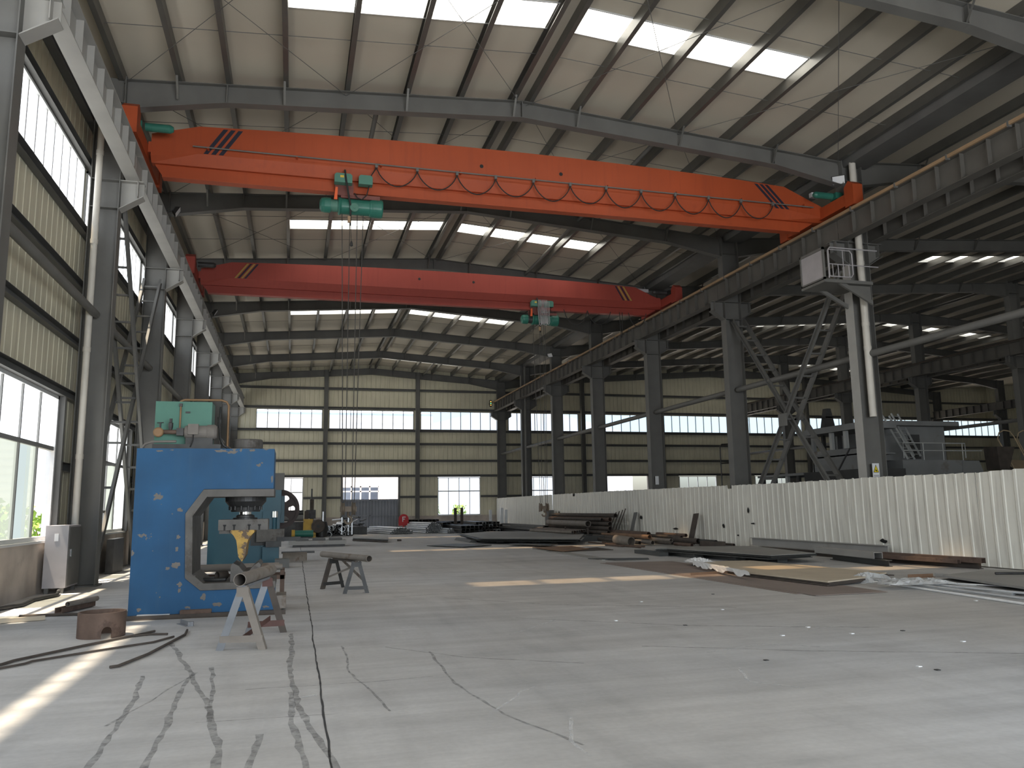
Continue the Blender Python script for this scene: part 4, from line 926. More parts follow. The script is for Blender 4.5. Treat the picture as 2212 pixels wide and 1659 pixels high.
# ------------------------------------------------------------------ second press, teal, with flywheel
yt = 21.6
t = thing('mechanical_press', 'teal C-frame punch press with a flywheel, behind the blue press', 'press', (-1.1, yt+0.5, 0))
body = [(-2.02, 0), (-0.55, 0), (-0.55, 0.42), (-0.95, 0.5), (-0.98, 0.95), (-0.85, 1.02), (-0.35, 1.06), (-0.28, 1.2), (-0.28, 1.84), (-1.8, 1.84), (-2.02, 1.55)]
MB().prism(P2(body, yt), (0, 0.9, 0)).build('frame', TEAL, t)
MB().box(-1.0, yt-0.02, 0.45, -0.6, yt+0.9, 1.0).build('throat_recess', DARK, t)
MB().box(-0.72, yt-0.1, 0.85, -0.3, yt+0.45, 1.3).build('slide', TEAL, t)
MB().tube((-0.42, yt-0.2, 1.15), (-0.42, yt-0.2, 1.3), 0.075, 20).build('adjusting_screw', CHROME, t)
MB().tube((-0.42, yt-0.2, 0.7), (-0.42, yt-0.2, 1.15), 0.05, 16).build('guide_column', TEAL, t)
MB().box(-0.85, yt-0.3, 0.55, -0.18, yt+0.2, 0.86).build('tool_holder', WORN, t)
MB().box(-0.62, yt-0.4, 0.42, -0.25, yt+0.1, 0.56).build('die_block', DARK, t)
MB().box(-0.35, yt-0.36, 0.56, 0.22, yt-0.22, 0.66).build('feed_arm', DARK, t)
MB().box(-0.7, yt-0.25, 0.0, -0.3, yt+0.4, 0.42).build('bolster_leg', TEAL, t)
for z in (1.38, 1.43, 1.48): MB().tube((-0.95, yt-0.012, z), (-0.95, yt, z), 0.015, 10).build('push_button', BLACK, t)
MB().box(-0.55, yt+0.1, 1.84, -0.22, yt+0.6, 2.28).build('motor_box', STEELB, t)
wy = yt+1.02; wc = Vector((-0.33, wy, 1.36)); wr = 0.52
fw = MB()
N_ = 40; ring = lambda r, y: [(wc.x+r*math.cos(2*math.pi*k/N_), y, wc.z+r*math.sin(2*math.pi*k/N_)) for k in range(N_)]
def annulus(mb, r0, r1, ya, yb):
    a = ring(r0, ya)+ring(r1, ya)+ring(r0, yb)+ring(r1, yb)
    q = lambda i, k: i*N_+k % N_
    mb.add(a, [(q(0, k), q(1, k), q(1, k+1), q(0, k+1)) for k in range(N_)]+[(q(2, k+1), q(3, k+1), q(3, k), q(2, k)) for k in range(N_)]
           + [(q(1, k), q(3, k), q(3, k+1), q(1, k+1)) for k in range(N_)]+[(q(0, k+1), q(2, k+1), q(2, k), q(0, k)) for k in range(N_)])
annulus(fw, 0.44, wr, wy-0.07, wy+0.07); annulus(fw, 0.02, 0.19, wy-0.05, wy+0.05)
NH, HR = 6, 0.085
for k in range(NH):      # web plate with six round holes: each sector is bridged to its hole
    a0_, a1_ = 2*math.pi*(k-0.5)/NH, 2*math.pi*(k+0.5)/NH; hc = (0.315*math.cos(2*math.pi*k/NH), 0.315*math.sin(2*math.pi*k/NH))
    bd = [(0.45*math.cos(a0_+(a1_-a0_)*j/8), 0.45*math.sin(a0_+(a1_-a0_)*j/8)) for j in range(9)]+[(0.18*math.cos(a1_+(a0_-a1_)*j/8), 0.18*math.sin(a1_+(a0_-a1_)*j/8)) for j in range(9)]
    hl = []
    for (bx_, bz_) in bd:
        q_ = math.atan2(bz_-hc[1], bx_-hc[0]); hl.append((hc[0]+HR*math.cos(q_), hc[1]+HR*math.sin(q_)))
    n_ = len(bd)
    for ys_ in (-0.025, 0.025):
        fw.add([(wc.x+x_, wy+ys_, wc.z+z_) for x_, z_ in bd+hl], [(j, (j+1) % n_, n_+(j+1) % n_, n_+j) for j in range(n_)])
    fw.add([(wc.x+x_, wy-0.025, wc.z+z_) for x_, z_ in hl]+[(wc.x+x_, wy+0.025, wc.z+z_) for x_, z_ in hl], [(j, (j+1) % n_, n_+(j+1) % n_, n_+j) for j in range(n_)])
fw.build('flywheel', FLYW, t)
MB().tube((wc.x, wy-0.15, wc.z), (wc.x, wy+0.1, wc.z), 0.08, 18).build('hub', DARK, t)
MB().box(-0.5, yt+0.65, 1.0, -0.2, yt+0.9, 1.7).build('bearing_block', TEAL, t)

# ------------------------------------------------------------------ sawhorses
def sawhorse(A, B, h, spread_top, wl, m_, mb_, label, cross, m_alt=None, top=True):
    """A, B: the two A-frames, each a pair of foot points; legs lean together at height h"""
    A = [Vector((*p, 0)) for p in A]; B = [Vector((*p, 0)) for p in B]
    c = (A[0]+A[1]+B[0]+B[1])/4; t = thing('sawhorse', label, 'sawhorse', (c.x, c.y, 0), group='welded sawhorses')
    tops = []
    for fi, F in enumerate((A, B)):
        m0 = (F[0]+F[1])/2; ends = []
        for k, p in enumerate(F):
            q = m0.lerp(p, spread_top)+Vector((0, 0, h)); ends.append(q)
            mm = m_[fi*2+k]
            n_ = (F[1]-F[0]).normalized(); o_ = Vector((-n_.y, n_.x, 0))
            MB().angle(p, q, wl, 0.007, up=o_, fx=-1 if k == 0 else 1).build('leg', mm, t)
        lo = [F[k].lerp(ends[k], 0.17) for k in range(2)]; hi = [F[k].lerp(ends[k], 0.9) for k in range(2)]
        MB().bar(lo[0], lo[1], 0.006, wl*0.9).build('stretcher', mb_[fi], t)
        MB().bar(hi[0], hi[1], 0.008, wl*1.3).build('head_plate', mb_[fi], t)
        tops.append((ends[0]+ends[1])/2)
    if top: MB().bar(tops[0]+Vector((0, 0, -0.012)), tops[1]+Vector((0, 0, -0.012)), 0.05, 0.025).build('top_beam', m_[0], t)
    for a, b, ca, cb, w_ in cross:
        MB().bar(Vector(a), Vector(b), 0.006, w_).build('brace', ca, t)
    return t, tops
GREYL = mat('grey_primer_angle', (0.20, 0.21, 0.225), 0.6, 0.2, 0.2, 5, col2=(0.2, 0.17, 0.14), thr=0.6)
REDL = mat('red_oxide_angle', (0.10, 0.05, 0.042), 0.7, 0, 0.2, 5)
sh1, tp = sawhorse([(-0.67, 8.35), (-0.21, 8.26)], [(-0.46, 9.30), (-0.02, 9.32)], 0.60, 0.16, 0.07, [GREYL, PIPEG, GREYL, RUSTD], [PIPEG, REDL],
              'rusty grey welded sawhorse in front of the blue press', [((-0.45, 8.33, 0.09), (-0.2, 9.32, 0.16), REDL, 0, 0.05)])
d = (tp[1]-tp[0]).normalized()
o = MB().tube(tp[0]-d*0.12+Vector((0, 0, 0.062)), tp[1]+d*0.16+Vector((0, 0, 0.062)), 0.06, 20, hollow=0.006).build('steel_pipe', PIPEG); setp(o, 'short dusty pipe lying on the nearer sawhorse', 'pipe')
sh2, tp = sawhorse([(0.51, 14.09), (0.9, 14.3)], [(0.8, 13.18), (1.21, 13.16)], 0.50, 0.32, 0.06, [RUSTD, DARK, DARK, DARK], [DARK, DARK],
              'dark welded sawhorse standing alone on the open floor', [((0.62, 14.1, 0.2), (1.05, 13.35, 0.44), PIPEG, 0, 0.03), ((0.84, 14.2, 0.47), (1.12, 13.2, 0.2), PIPEG, 0, 0.05)])
d = Vector((tp[1].x-tp[0].x, tp[1].y-tp[0].y, 0)).normalized()
o = MB().tube(tp[0]-d*0.42+Vector((-0.06, 0, 0.052)), tp[1]+d*0.38+Vector((0.06, 0, 0.052)), 0.05, 20, hollow=0.006).build('steel_pipe', PIPEG); setp(o, 'long dusty pipe lying across the farther sawhorse', 'pipe')

# ------------------------------------------------------------------ cabinet, ring and bars by the left wall
t = thing('electrical_cabinet', 'grey steel floor cabinet against the left wall column', 'cabinet', (-3.8, 15.6, 0))
cx0, cx1, cy0, cy1 = -3.97, -3.62, 15.15, 15.95
MB().box(cx0, cy0, 0.09, cx1, cy1, 1.12).build('body', CABG, t)
cdoor = MB().box(cx1, cy0+0.03, 0.12, cx1+0.015, cy1-0.03, 1.09).build('door', STEELB, t)  # shade of this side put into a darker colour
MB().box(cx1+0.015, cy0+0.1, 0.6, cx1+0.035, cy0+0.13, 0.72).build('handle', CHROME, cdoor)
for x in (cx0+0.03, cx1-0.09):
    for y in (cy0+0.02, cy1-0.08): MB().box(x, y, 0, x+0.06, y+0.06, 0.09).build('foot', STEELB, t)
MB().box(cx0+0.14, cy0-0.003, 0.86, cx0+0.2, cy0, 0.98).build('label_plate', LAMPW, t)
# rusty pipe ring with an arched notch
t = thing('pipe_ring', 'short rusty pipe ring with an arched notch on the floor', 'ring', (-1.95, 9.76, 0))
mb = MB(); n = 96; r0, r1, H = 0.218, 0.237, 0.262; a0 = math.radians(-66); hw = 0.052
def low(a):
    d_ = (a-a0)*r1; d_ = (d_+math.pi*r1) % (2*math.pi*r1)-math.pi*r1
    if abs(d_) >= hw: return 0.0
    return 0.07+math.sqrt(max(0, hw*hw-d_*d_))
an = sorted([2*math.pi*k/n for k in range(n)]+[(a0+s*(hw+e)/r1) % (2*math.pi) for s in (-1, 1) for e in (1e-5, -1e-4)])
vs = []
for a in an:
    z = low(a); c_, s_ = math.cos(a), math.sin(a)
    vs += [(-1.95+r1*c_, 9.76+r1*s_, z), (-1.95+r1*c_, 9.76+r1*s_, H), (-1.95+r0*c_, 9.76+r0*s_, H), (-1.95+r0*c_, 9.76+r0*s_, z)]
N2 = len(an)
mb.add(vs, [(4*i+k, 4*((i+1) % N2)+k, 4*((i+1) % N2)+(k+1) % 4, 4*i+(k+1) % 4) for i in range(N2) for k in range(4)])
mb.build('wall', RUST, t)
def rod(pts, r, label, m_=RUSTD, name='steel_rod'):
    o = MB().path([(x, y, r+0.002) for x, y in pts], r, 6).build(name, m_); setp(o, label, 'rod', 'bent rods on the floor by the ring')
rod([(-2.5, 8.05), (-2.41, 8.2), (-2.37, 8.36), (-1.95, 9.05), (-1.5, 9.72), (-1.43, 9.85)], 0.013, 'bent steel rod nearest the pipe ring, kinked at its near end')
rod([(-1.62, 9.55), (-1.44, 9.62), (-1.26, 9.58)], 0.012, 'short steel rod crossing the far end of the kinked rod')
rod([(-2.45, 7.9), (-2.23, 8.17), (-2.2, 8.28), (-1.8, 8.65), (-1.32, 9.04), (-1.17, 9.36)], 0.011, 'thin bent rod between the two thicker rods')
rod([(-1.46, 7.72), (-1.4, 7.76), (-1.25, 8.3), (-1.07, 9.45), (-1.09, 9.8)], 0.013, 'bent rod nearest the camera, ending before the blue press')
o = MB().angle((-1.24, 10.5, 0), (-1.1, 10.2, 0), 0.05, 0.008).box(-1.13, 10.2, 0, -1.07, 10.26, 0.05).build('steel_bracket', GREYL); setp(o, 'small steel bracket on the floor in front of the blue press', 'bracket')
o = MB().chan((-2.95, 12.1, 0.01), (-2.72, 12.9, 0.01), 0.1, 0.07, 0.01).build('channel_offcut', RUST); setp(o, 'rusty channel offcut on the sunlit floor by the cabinet', 'offcut')
o = MB().tube((-2.85, 12.12, 0.12), (-2.64, 12.8, 0.12), 0.035, 10, hollow=0.005).build('pipe_offcut', PIPEG); setp(o, 'pipe offcut lying on the rusty channel by the cabinet', 'offcut')
o = MB().tube((-3.35, 11.9, 0.02), (-2.05, 11.75, 0.02), 0.018, 8).build('steel_rod', RUSTD); setp(o, 'straight rod on the sunlit floor left of the blue press', 'rod')
o = MB().bar((-3.55, 11.3, 0.03), (-2.95, 11.5, 0.03), 0.06, 0.05).build('timber_batten', TANBOARD); setp(o, 'pale batten in the sun by the left wall', 'batten')
o = MB().path([(-3.95, 12.6, 0.03), (-3.7, 13.2, 0.03), (-3.75, 13.9, 0.03), (-3.6, 14.6, 0.03), (-3.7, 15.1, 0.05)], 0.03, 8).build('hose', DARK); setp(o, 'dark hose lying along the foot of the left wall', 'hose')
o = MB().box(-3.9, 19.5, 0.0, -3.75, 20.6, 0.75).build('steel_plate', DARK); setp(o, 'dark plate leaning by the left wall behind the column', 'plate')

# ------------------------------------------------------------------ white corrugated partition
XFN = 13.2
def ray(px, py): return (CR*((px-1106)/FPX) + CU*(-(py-829.5)/FPX) + CF)
def atX(px, py, X):
    d = ray(px, py); t = X/d.x; return Vector((X, d.y*t, EYE+d.z*t))
def atY(px, py, Y):
    d = ray(px, py); t = Y/d.y; return Vector((d.x*t, Y, EYE+d.z*t))
ft = [(-2, 1.88), (12, 1.89), (13.0, 1.86), (16, 1.885), (19.6, 1.87), (25, 1.91), (33, 1.945), (44, 1.96), (52.2, 1.95)]
def ftop(y):
    for (a, za), (b, zb) in zip(ft, ft[1:]):
        if a <= y <= b: return za+(zb-za)*(y-a)/(b-a)
    return 1.9
HOLE = mat('dark_tear', (0.015, 0.015, 0.015), 0.9)
seams = [-1.5, 4.2, 8.9, 13.15, 17.2, 21.6, 26.0, 30.6, 35.4, 40.4, 46.0, 52.3]
for i, (ya, yb) in enumerate(zip(seams, seams[1:])):
    mb = MB(); off = 0.02*R_.uniform(-1, 1); pitch = 0.28; lean = 0.02*R_.uniform(-1, 1)
    pr_ = []; y = ya
    while y < yb-0.02:
        for dy, dx in ((0, 0.0), (pitch*0.70, 0.0), (pitch*0.76, -0.014), (pitch*0.92, -0.014)):
            if y+dy < yb: pr_.append((y+dy, dx))
        y += pitch
    pr_.append((yb+(-0.012 if i == 2 else 0.03), 0.0))
    wob = lambda y: 0.03*math.sin(y*0.55+1)+0.015*math.sin(y*1.9)
    bot, mid, top_ = [], [], []
    for yy, dx in pr_:
        zt = ftop(yy)+0.012*R_.uniform(-1, 1)
        if i == 5 and abs(yy-22.55) < 0.12: zt -= 0.10
        if i == 8 and abs(yy-37.2) < 0.15: zt -= 0.14
        x = XFN+off+dx+wob(yy)
        bot.append((x+0.02, yy, 0.02)); mid.append((x+0.35*lean, yy, 0.95)); top_.append((x+lean, yy, zt))
    n = len(pr_)
    mb.add(bot+mid+top_, [(k, k+1, n+k+1, n+k) for k in range(n-1)]+[(n+k, n+k+1, 2*n+k+1, 2*n+k) for k in range(n-1)])
    o = mb.build('partition_panel', FENCE, fix=False)
    md = o.modifiers.new('thickness', 'SOLIDIFY'); md.thickness = 0.004
    setp(o, 'white corrugated partition sheet, %s length from the right edge of the photo' % ORD[i-2] if i >= 2 else 'white corrugated partition sheet outside the right edge of the photo, %s' % ('nearer' if i == 0 else 'farther'), 'partition', 'white corrugated partition sheets')
    for px, py, w_, h_ in [(1914, 1169, 8, 10), (1628, 1131, 7, 4), (1618, 1102, 3, 12), (1565, 1136, 4, 8), (1460, 1142, 8, 4), (1388, 1118, 4, 8), (1598, 1156, 3, 4), (1210, 1110, 3, 16), (1300, 1115, 2, 6)]:
        p = atX(px, py, XFN)
        if ya <= p.y < yb:
            s = p.y/FPX*1.05
            q = [(math.cos(2*math.pi*k/9)*(1+0.35*R_.uniform(-1, 1)), math.sin(2*math.pi*k/9)*(1+0.35*R_.uniform(-1, 1))) for k in range(9)]
            x = XFN+off-0.036+wob(p.y)
            k_ = MB().add([(x, p.y+a*w_*s*1.4, p.z+b*h_*s*0.5) for a, b in q], [tuple(range(9))]).build('tear', HOLE, o, fix=False)
for i, (px, label) in enumerate([(1500, 'dark steel plate leaning against the partition behind the pipe heap'), (1369, 'dark steel channel leaning against the partition right of the pipe stack')]):
    p = atX(px+2, 1160, 12.95)
    o = MB().bar((12.75, p.y, 0.02), (13.05, p.y+0.05, 1.02 if i == 0 else 1.05), 0.30 if i else 0.36, 0.02, up=(1, 0, 0)).build('steel_plate', RUSTD if i == 0 else STEELB); setp(o, label, 'plate')
for i, px in enumerate((1319, 1326, 1333, 1339)):
    p = atX(px, 1150, 12.9)
    o = MB().tube((12.7, p.y, 0.02), (13.08, p.y-0.25, 1.05+0.05*i), 0.02, 8).build('steel_rod', RUSTD); setp(o, 'thin rod leaning against the partition, %s from the left of four' % ORD[i], 'rod', 'rods leaning against the partition')
p = atX(1190, 1120, 12.9)
o = MB().box(12.7, p.y-0.25, 0, 13.0, p.y+0.35, 1.15).build('control_box', STEELB); setp(o, 'grey box standing against the partition left of the pipe stack', 'box')
o = MB().box(13.0, p.y-2.6, 0.6, 13.17, p.y-2.3, 0.98).build('fuse_box', DARK); setp(o, 'small dark box fixed low on the partition above the pipe stack', 'box')

# ------------------------------------------------------------------ pipe stacks along the partition (pipes run with the partition)
NP = [0]
def pipe(px0, px1, X, z, r, label, m_=RUSTD, group=None, n=14, dx=0.0, hollow=True, name='steel_pipe', dz=0.0):
    y0 = atX(px0, 1120, X).y; y1 = atX(px1, 1120, X+dx).y
    mb = MB().tube((X, y0, z), (X+dx, y1, z+dz), r, n, hollow=r*0.14 if hollow else 0)
    o = mb.build(name, m_); setp(o, label, 'pipe', group); return o
G1 = 'rusty pipes stacked against the partition'
z = 0.12
for row, (k, X0, zz) in enumerate([(3, 12.15, 0.09), (4, 12.1, 0.26), (4, 12.15, 0.43), (3, 12.3, 0.60)]):
    for j in range(k):
        pipe(1190+R_.uniform(-6, 6), 1312+R_.uniform(-8, 8), X0+0.19*j, zz, 0.083, 'rusty pipe in the bundle of the tall stack against the partition', RUSTD, G1, 12)
pipe(1194, 1330, 12.62, 0.93, 0.085, 'topmost long pipe of the tall stack against the partition', RUSTD, G1)
pipe(1188, 1318, 12.45, 0.77, 0.085, 'second pipe from the top of the tall stack against the partition', RUST, G1)
pipe(1196, 1300, 12.27, 0.765, 0.06, 'thin pipe below the top pipes of the tall stack', RUSTD, G1)
pipe(1184, 1270, 11.75, 0.60, 0.13, 'fat pale pipe on the front of the tall stack', PIPEG)
for k in range(3):
    y = atX((1192, 1240, 1290)[k], 1120, 12.0).y
    o = MB().box(11.55, y-0.05, 0, 12.85, y+0.05, 0.008).bar((11.58, y, 0), (11.58, y, 0.45), 0.06, 0.06).build('stack_post', RUSTD); setp(o, 'steel stop post holding the tall pipe stack, %s from the left' % ORD[k], 'post', 'stop posts of the pipe stack')
for k in range(7):
    pipe(1146+3*k, 1236+5*k, 10.7+0.17*k, 0.262+0.004*k, 0.06, 'tan pipe fanned out below the fat pipe, %s from the front' % ORD[k], [PIPEG, RUST, PIPEG][k % 3], 'tan pipes fanned out in front of the tall stack', dx=0.25, dz=0.02)
for k in range(3):
    o = MB().box(10.5, 29.0+1.9*k, 0.0, 12.1, 29.12+1.9*k, 0.2).build('support_beam', PLATED); setp(o, 'dark cross bearer under the fanned tan pipes, %s from the right' % ORD[k], 'beam', 'bearers under the tan pipes')
G2 = 'loose pipes in the low heap before the partition'
hp = [(1284, 1400, 12.3, .30, .085, RUST), (1300, 1392, 12.0, .22, .05, RUSTO), (1320, 1402, 11.85, .24, .075, RUSTO), (1282, 1330, 11.6, .13, .09, RUSTD), (1400, 1470, 12.4, .24, .06, RUSTD),
      (1405, 1448, 12.0, .17, .06, PIPEG), (1372, 1408, 11.5, .10, .07, PIPEG), (1420, 1450, 11.7, .10, .045, RUSTD), (1455, 1506, 12.3, .18, .085, RUSTD), (1510, 1544, 12.4, .17, .07, DARK),
      (1418, 1480, 12.7, .3, .06, RUST), (1430, 1496, 12.5, .09, .06, RUSTD), (1500, 1582, 12.75, .09, .05, RUSTD), (1510, 1600, 12.6, .05, .045, STEELB), (1360, 1460, 12.55, .10, .09, RUSTD), (1262, 1380, 11.3, .08, .06, RUSTD),
      (1330, 1420, 12.75, .12, .11, RUSTD), (1455, 1492, 11.9, .08, .055, RUST), (1380, 1440, 12.3, .08, .08, DARK), (1300, 1350, 12.55, .12, .1, RUSTD)]
for k, (a, b, X, zz, r, mm) in enumerate(hp):
    pipe(a, b, X, zz, r, 'rusty pipe in the low heap before the partition, %s from its left end' % ORD[sorted(range(len(hp)), key=lambda i: hp[i][0]+hp[i][1]).index(k)], mm, G2, dx=R_.uniform(-0.1, 0.1))
p0, p1 = fl(1333, 1182, 0.13), fl(1362, 1186, 0.13)
o = MB().tube(atX(1331, 1170, 10.6)*1.0+Vector((0, 0, 0)), atX(1364, 1175, 10.75), 0.15, 24, hollow=0.015).build('pipe_offcut', PIPEG)
o.location.z = 0.0; setp(o, 'short fat tan pipe length in front of the low heap', 'pipe')
for k, (a, b, X) in enumerate([(1306, 1344, 10.1), (1318, 1382, 10.3), (1330, 1390, 10.6), (1270, 1330, 10.35), (1300, 1360, 10.8)]):
    pipe(a, b, X, 0.03, 0.025, 'thin rod on the floor before the low heap, %s from the front' % ORD[k], RUST, 'thin rods before the low pipe heap', 8, dx=0.15, hollow=False, name='steel_rod')
o = MB().box(12.2, atX(1545, 1120, 12.3).y-0.0, 0, 12.6, atX(1516, 1120, 12.3).y, 0.2).build('box_beam', RUSTD); setp(o, 'dark box beam end at the right of the low heap', 'beam')

# ------------------------------------------------------------------ plates on the floor (thin slabs with their true floor outline)
def plate(pts, z, th, label, m_, cat='plate', group=None, name='steel_plate'):
    q = [fl(x, y, z+th) for x, y in pts]
    o = MB().prism([(p.x, p.y, z) for p in q], (0, 0, th)).build(name, m_); setp(o, label, cat, group); return o
def stack(pts, n, th, z0, label, m_, gap=0.0, jit=0.02, group=None):
    q = [fl(x, y, z0+n*(th+gap)) for x, y in pts]
    for k in range(n):
        dx, dy = (R_.uniform(-jit, jit), R_.uniform(-jit, jit)) if k < n-1 else (0, 0)
        o = MB().prism([(p.x+dx, p.y+dy, z0+k*(th+gap)) for p in q], (0, 0, th)).build('steel_plate', m_[k % len(m_)])
        setp(o, label % (ORD[n-1-k] if n > 1 else ''), 'plate', group)
plate([(1296, 1216), (1720, 1283), (1880, 1277), (1440, 1213)], 0.0, 0.006, 'thin reddish floor plate mostly covered by another', PLATEB)
plate([(1308, 1215), (1762, 1286), (1918, 1278), (1452, 1212)], 0.007, 0.006, 'wide thin reddish plate on top of another on the open floor', PLATEB)
stack([(1495, 1213), (1600, 1234), (1788, 1255), (1866, 1246), (1915, 1236), (1620, 1210)], 3, 0.022, 0.02, 'tan dusty sheet in the plastic wrapped stack, %s from its top', [RUSTD, RUSTD, TANBOARD], 0.004, 0.015, 'sheets of the plastic wrapped stack')
for k, px in enumerate((1640, 1715, 1790, 1845)):
    p = fl(px, 1247, 0.0); o = MB().box(p.x, p.y-0.05, 0, p.x+0.8, p.y+0.04, 0.019).build('timber_batten', RUSTD); setp(o, 'batten under the plastic wrapped sheet stack, %s from the left' % ORD[k], 'batten', 'battens under the wrapped stack')
def crumple(cx, cy, z, w, d, h, seed, label, m_, n=18, rot=0.0):
    r = random.Random(seed); vs = []; c, s = math.cos(rot), math.sin(rot)
    for i in range(n+1):
        for j in range(n//2+1):
            u, v = i/n-0.5, j/(n//2)-0.5
            edge = max(abs(u), abs(v))*2
            zz = z+max(0.003, h*(1-edge**3)*(0.35+0.65*r.random()))
            x_, y_ = u*w*(1+0.1*r.uniform(-1, 1)), v*d*(1+0.15*r.uniform(-1, 1))
            vs.append((cx+x_*c-y_*s, cy+x_*s+y_*c, zz))
    m2 = n//2+1
    mb = MB().add(vs, [(i*m2+j, (i+1)*m2+j, (i+1)*m2+j+1, i*m2+j+1) for i in range(n) for j in range(n//2)])
    o = mb.build('plastic_wrap', m_, fix=False); o.modifiers.new('t', 'SOLIDIFY').thickness = 0.003; setp(o, label, 'plastic wrap'); return o
CLEARW = mat('clear_plastic_film', (0.62, 0.63, 0.63), 0.25, 0, 0.1, 8); CLEARW.node_tree.nodes['Principled BSDF'].inputs['Alpha'].default_value = 0.55
# white wrap hanging over the front edge of the sheet stack
a, b = fl(1496, 1214, 0.14), fl(1618, 1238, 0.14); n = 26; vs = []
rr = random.Random(3)
for i in range(n+1):
    p = a.lerp(b, i/n); dr = (0.0 if 8 < i < 11 else 1.0)
    for j, (o_, z_) in enumerate(((0.35, 0.152), (0.15, 0.155), (-0.01, 0.15), (-0.04, 0.10), (-0.07+0.05*rr.uniform(-1, 1), 0.045+0.05*rr.random()*(1+math.sin(i*0.8))))):
        vs.append((p.x+o_*0.35*(1+0.3*rr.uniform(-1, 1)), p.y+o_*1.1, z_+0.012*rr.random()))
mb = MB().add(vs, [(i*5+j, (i+1)*5+j, (i+1)*5+j+1, i*5+j+1) for i in range(n) for j in range(4)])
o = mb.build('plastic_wrap', WRAP, fix=False); o.modifiers.new('t', 'SOLIDIFY').thickness = 0.003; setp(o, 'torn white plastic wrap over the left end of the tan sheet stack', 'plastic wrap')
p = fl(1500, 1208, 0.15); crumple(p.x+0.1, p.y, 0.098, 0.5, 0.5, 0.09, 5, 'crumpled white plastic at the far corner of the tan sheet stack', WRAP)
p = fl(1885, 1250, 0.05); crumple(p.x, p.y+0.1, 0.0, 0.8, 0.45, 0.16, 8, 'crumpled clear film at the right end of the tan sheet stack', CLEARW, 18, 0.2)
p = fl(1975, 1263, 0.05); crumple(p.x, p.y, 0.075, 1.1, 0.5, 0.09, 11, 'crumpled clear film over the white tube bundle', CLEARW, 22, -0.2)
for k in range(7):
    a, b = fl(1868+8*k, 1256+0.6*k-4, 0.03), fl(2222, 1304-6*k, 0.03)
    r = 0.018; lv = k % 2
    o = MB().tube((a.x, a.y, 0.02+lv*0.034), (b.x, b.y, 0.02+lv*0.034), r, 10).build('white_tube', GALV if k % 2 else WRAP); setp(o, 'long thin white tube in the bundle at the right edge, %s from the front' % ORD[k], 'tube', 'white tubes bundled on the floor at the right')
a, b, c, d_ = fl(2005, 1262), fl(2215, 1296), fl(2215, 1270), fl(2060, 1256)
o = MB().prism([(a.x+0.1, a.y+0.3, 0.0), (b.x+0.1, b.y+0.3, 0.0), (c.x, c.y, 0.0), (d_.x, d_.y, 0.0)], (0, 0, 0.05)).build('sheet_bundle', GALV); setp(o, 'pale flat strip bundle behind the white tubes', 'sheet')
stack([(2035, 1238), (2222, 1264), (2222, 1228), (2130, 1227)], 2, 0.035, 0.02, 'thick grey plate at the right edge, %s from its top', [PLATED, PLATE], 0.03, 0.08, 'thick plates at the right edge')
for k, (px, py) in enumerate(((2080, 1252), (2160, 1262), (2140, 1240))):
    p = fl(px, py); o = MB().box(p.x, p.y, 0, p.x+0.6, p.y+0.12, 0.019).build('timber_batten', RUSTD); setp(o, 'batten under the thick plates at the right edge, %s from the left' % ORD[k], 'batten', 'battens under the thick plates')
p = fl(2150, 1240, 0.13); o = MB().path([p, p+Vector((0.4, -0.15, 0.0)), p+Vector((0.8, -0.1, 0.01)), p+Vector((1.3, -0.4, 0))], 0.02, 8).build('steel_offcut', DARK); o.location.z = 0.121; setp(o, 'dark ragged offcut lying on the thick plates at the right edge', 'offcut')
for k, (x0, y0, x1, y1) in enumerate([(1961, 1246, 2015, 1244), (2020, 1243, 2062, 1246), (1492, 1242, 1582, 1237)]):
    a, b = fl(x0, y0, 0.02), fl(x1, y1, 0.02)
    o = MB().angle((a.x, a.y, 0.0), (b.x, b.y, 0.0), 0.06, 0.008).build('angle_offcut', [RUSTO, PLATE, RUSTO][k]); setp(o, ['brown angle offcut right of the clear film', 'pale offcut beside the brown one at the thick plates', 'brown channel offcut lying on the reddish plate'][k], 'offcut')
# dark mill plates before the partition
stack([(1414, 1184), (1440, 1184), (1664, 1199), (1762, 1194), (1626, 1179), (1450, 1180)], 6, 0.012, 0.10, 'dark mill plate in the wide stack before the partition, %s from its top', [PLATED, PLATED, PLATED, PLATED, PLATED, PLATE], 0.005, 0.09, 'dark plates in the wide stack')
for k, (px, py) in enumerate(((1425, 1202), (1500, 1206), (1590, 1212), (1680, 1215))):
    p = fl(px, py); o = MB().box(p.x, p.y, 0, p.x+0.25, p.y+1.6, 0.099).build('support_beam', PLATED); setp(o, 'dark bearer beam under the wide plate stack, %s from the left' % ORD[k], 'beam', 'bearers under the wide plate stack')
# rolled sections along the foot of the partition
def section(px0, X0, px1, X1, z, kind, s, label, m_):
    a, b = atX(px0, 1150, X0), atX(px1, 1150, X1); mb = MB(); p, q = (X0, a.y, z), (X1, b.y, z)
    if kind == 'I': mb.ibeam((p[0], p[1], z+s[1]/2), (q[0], q[1], z+s[1]/2), s[0], s[1], 0.014, 0.01)
    else: mb.chan((p[0], p[1], z+s[1]), (q[0], q[1], z+s[1]), s[0], s[1], 0.012, fy=-1)
    o = mb.build('steel_section', m_); setp(o, label, 'beam', 'rolled sections along the partition'); return o
section(1624, 12.95, 1915, 12.9, 0.12, 'I', (0.15, 0.22), 'grey beam nearest the partition foot', PLATE)
section(1640, 12.75, 1930, 12.72, 0.0, 'I', (0.18, 0.12), 'brown beam under the grey beam at the partition foot', RUSTD)
section(1765, 12.2, 1893, 11.9, 0.13, 'C', (0.2, 0.13), 'wide pale channel lying on the dark beam', PLATE)
section(1795, 12.15, 1915, 11.75, 0.0, 'I', (0.14, 0.13), 'dark beam under the wide pale channel', PLATED)
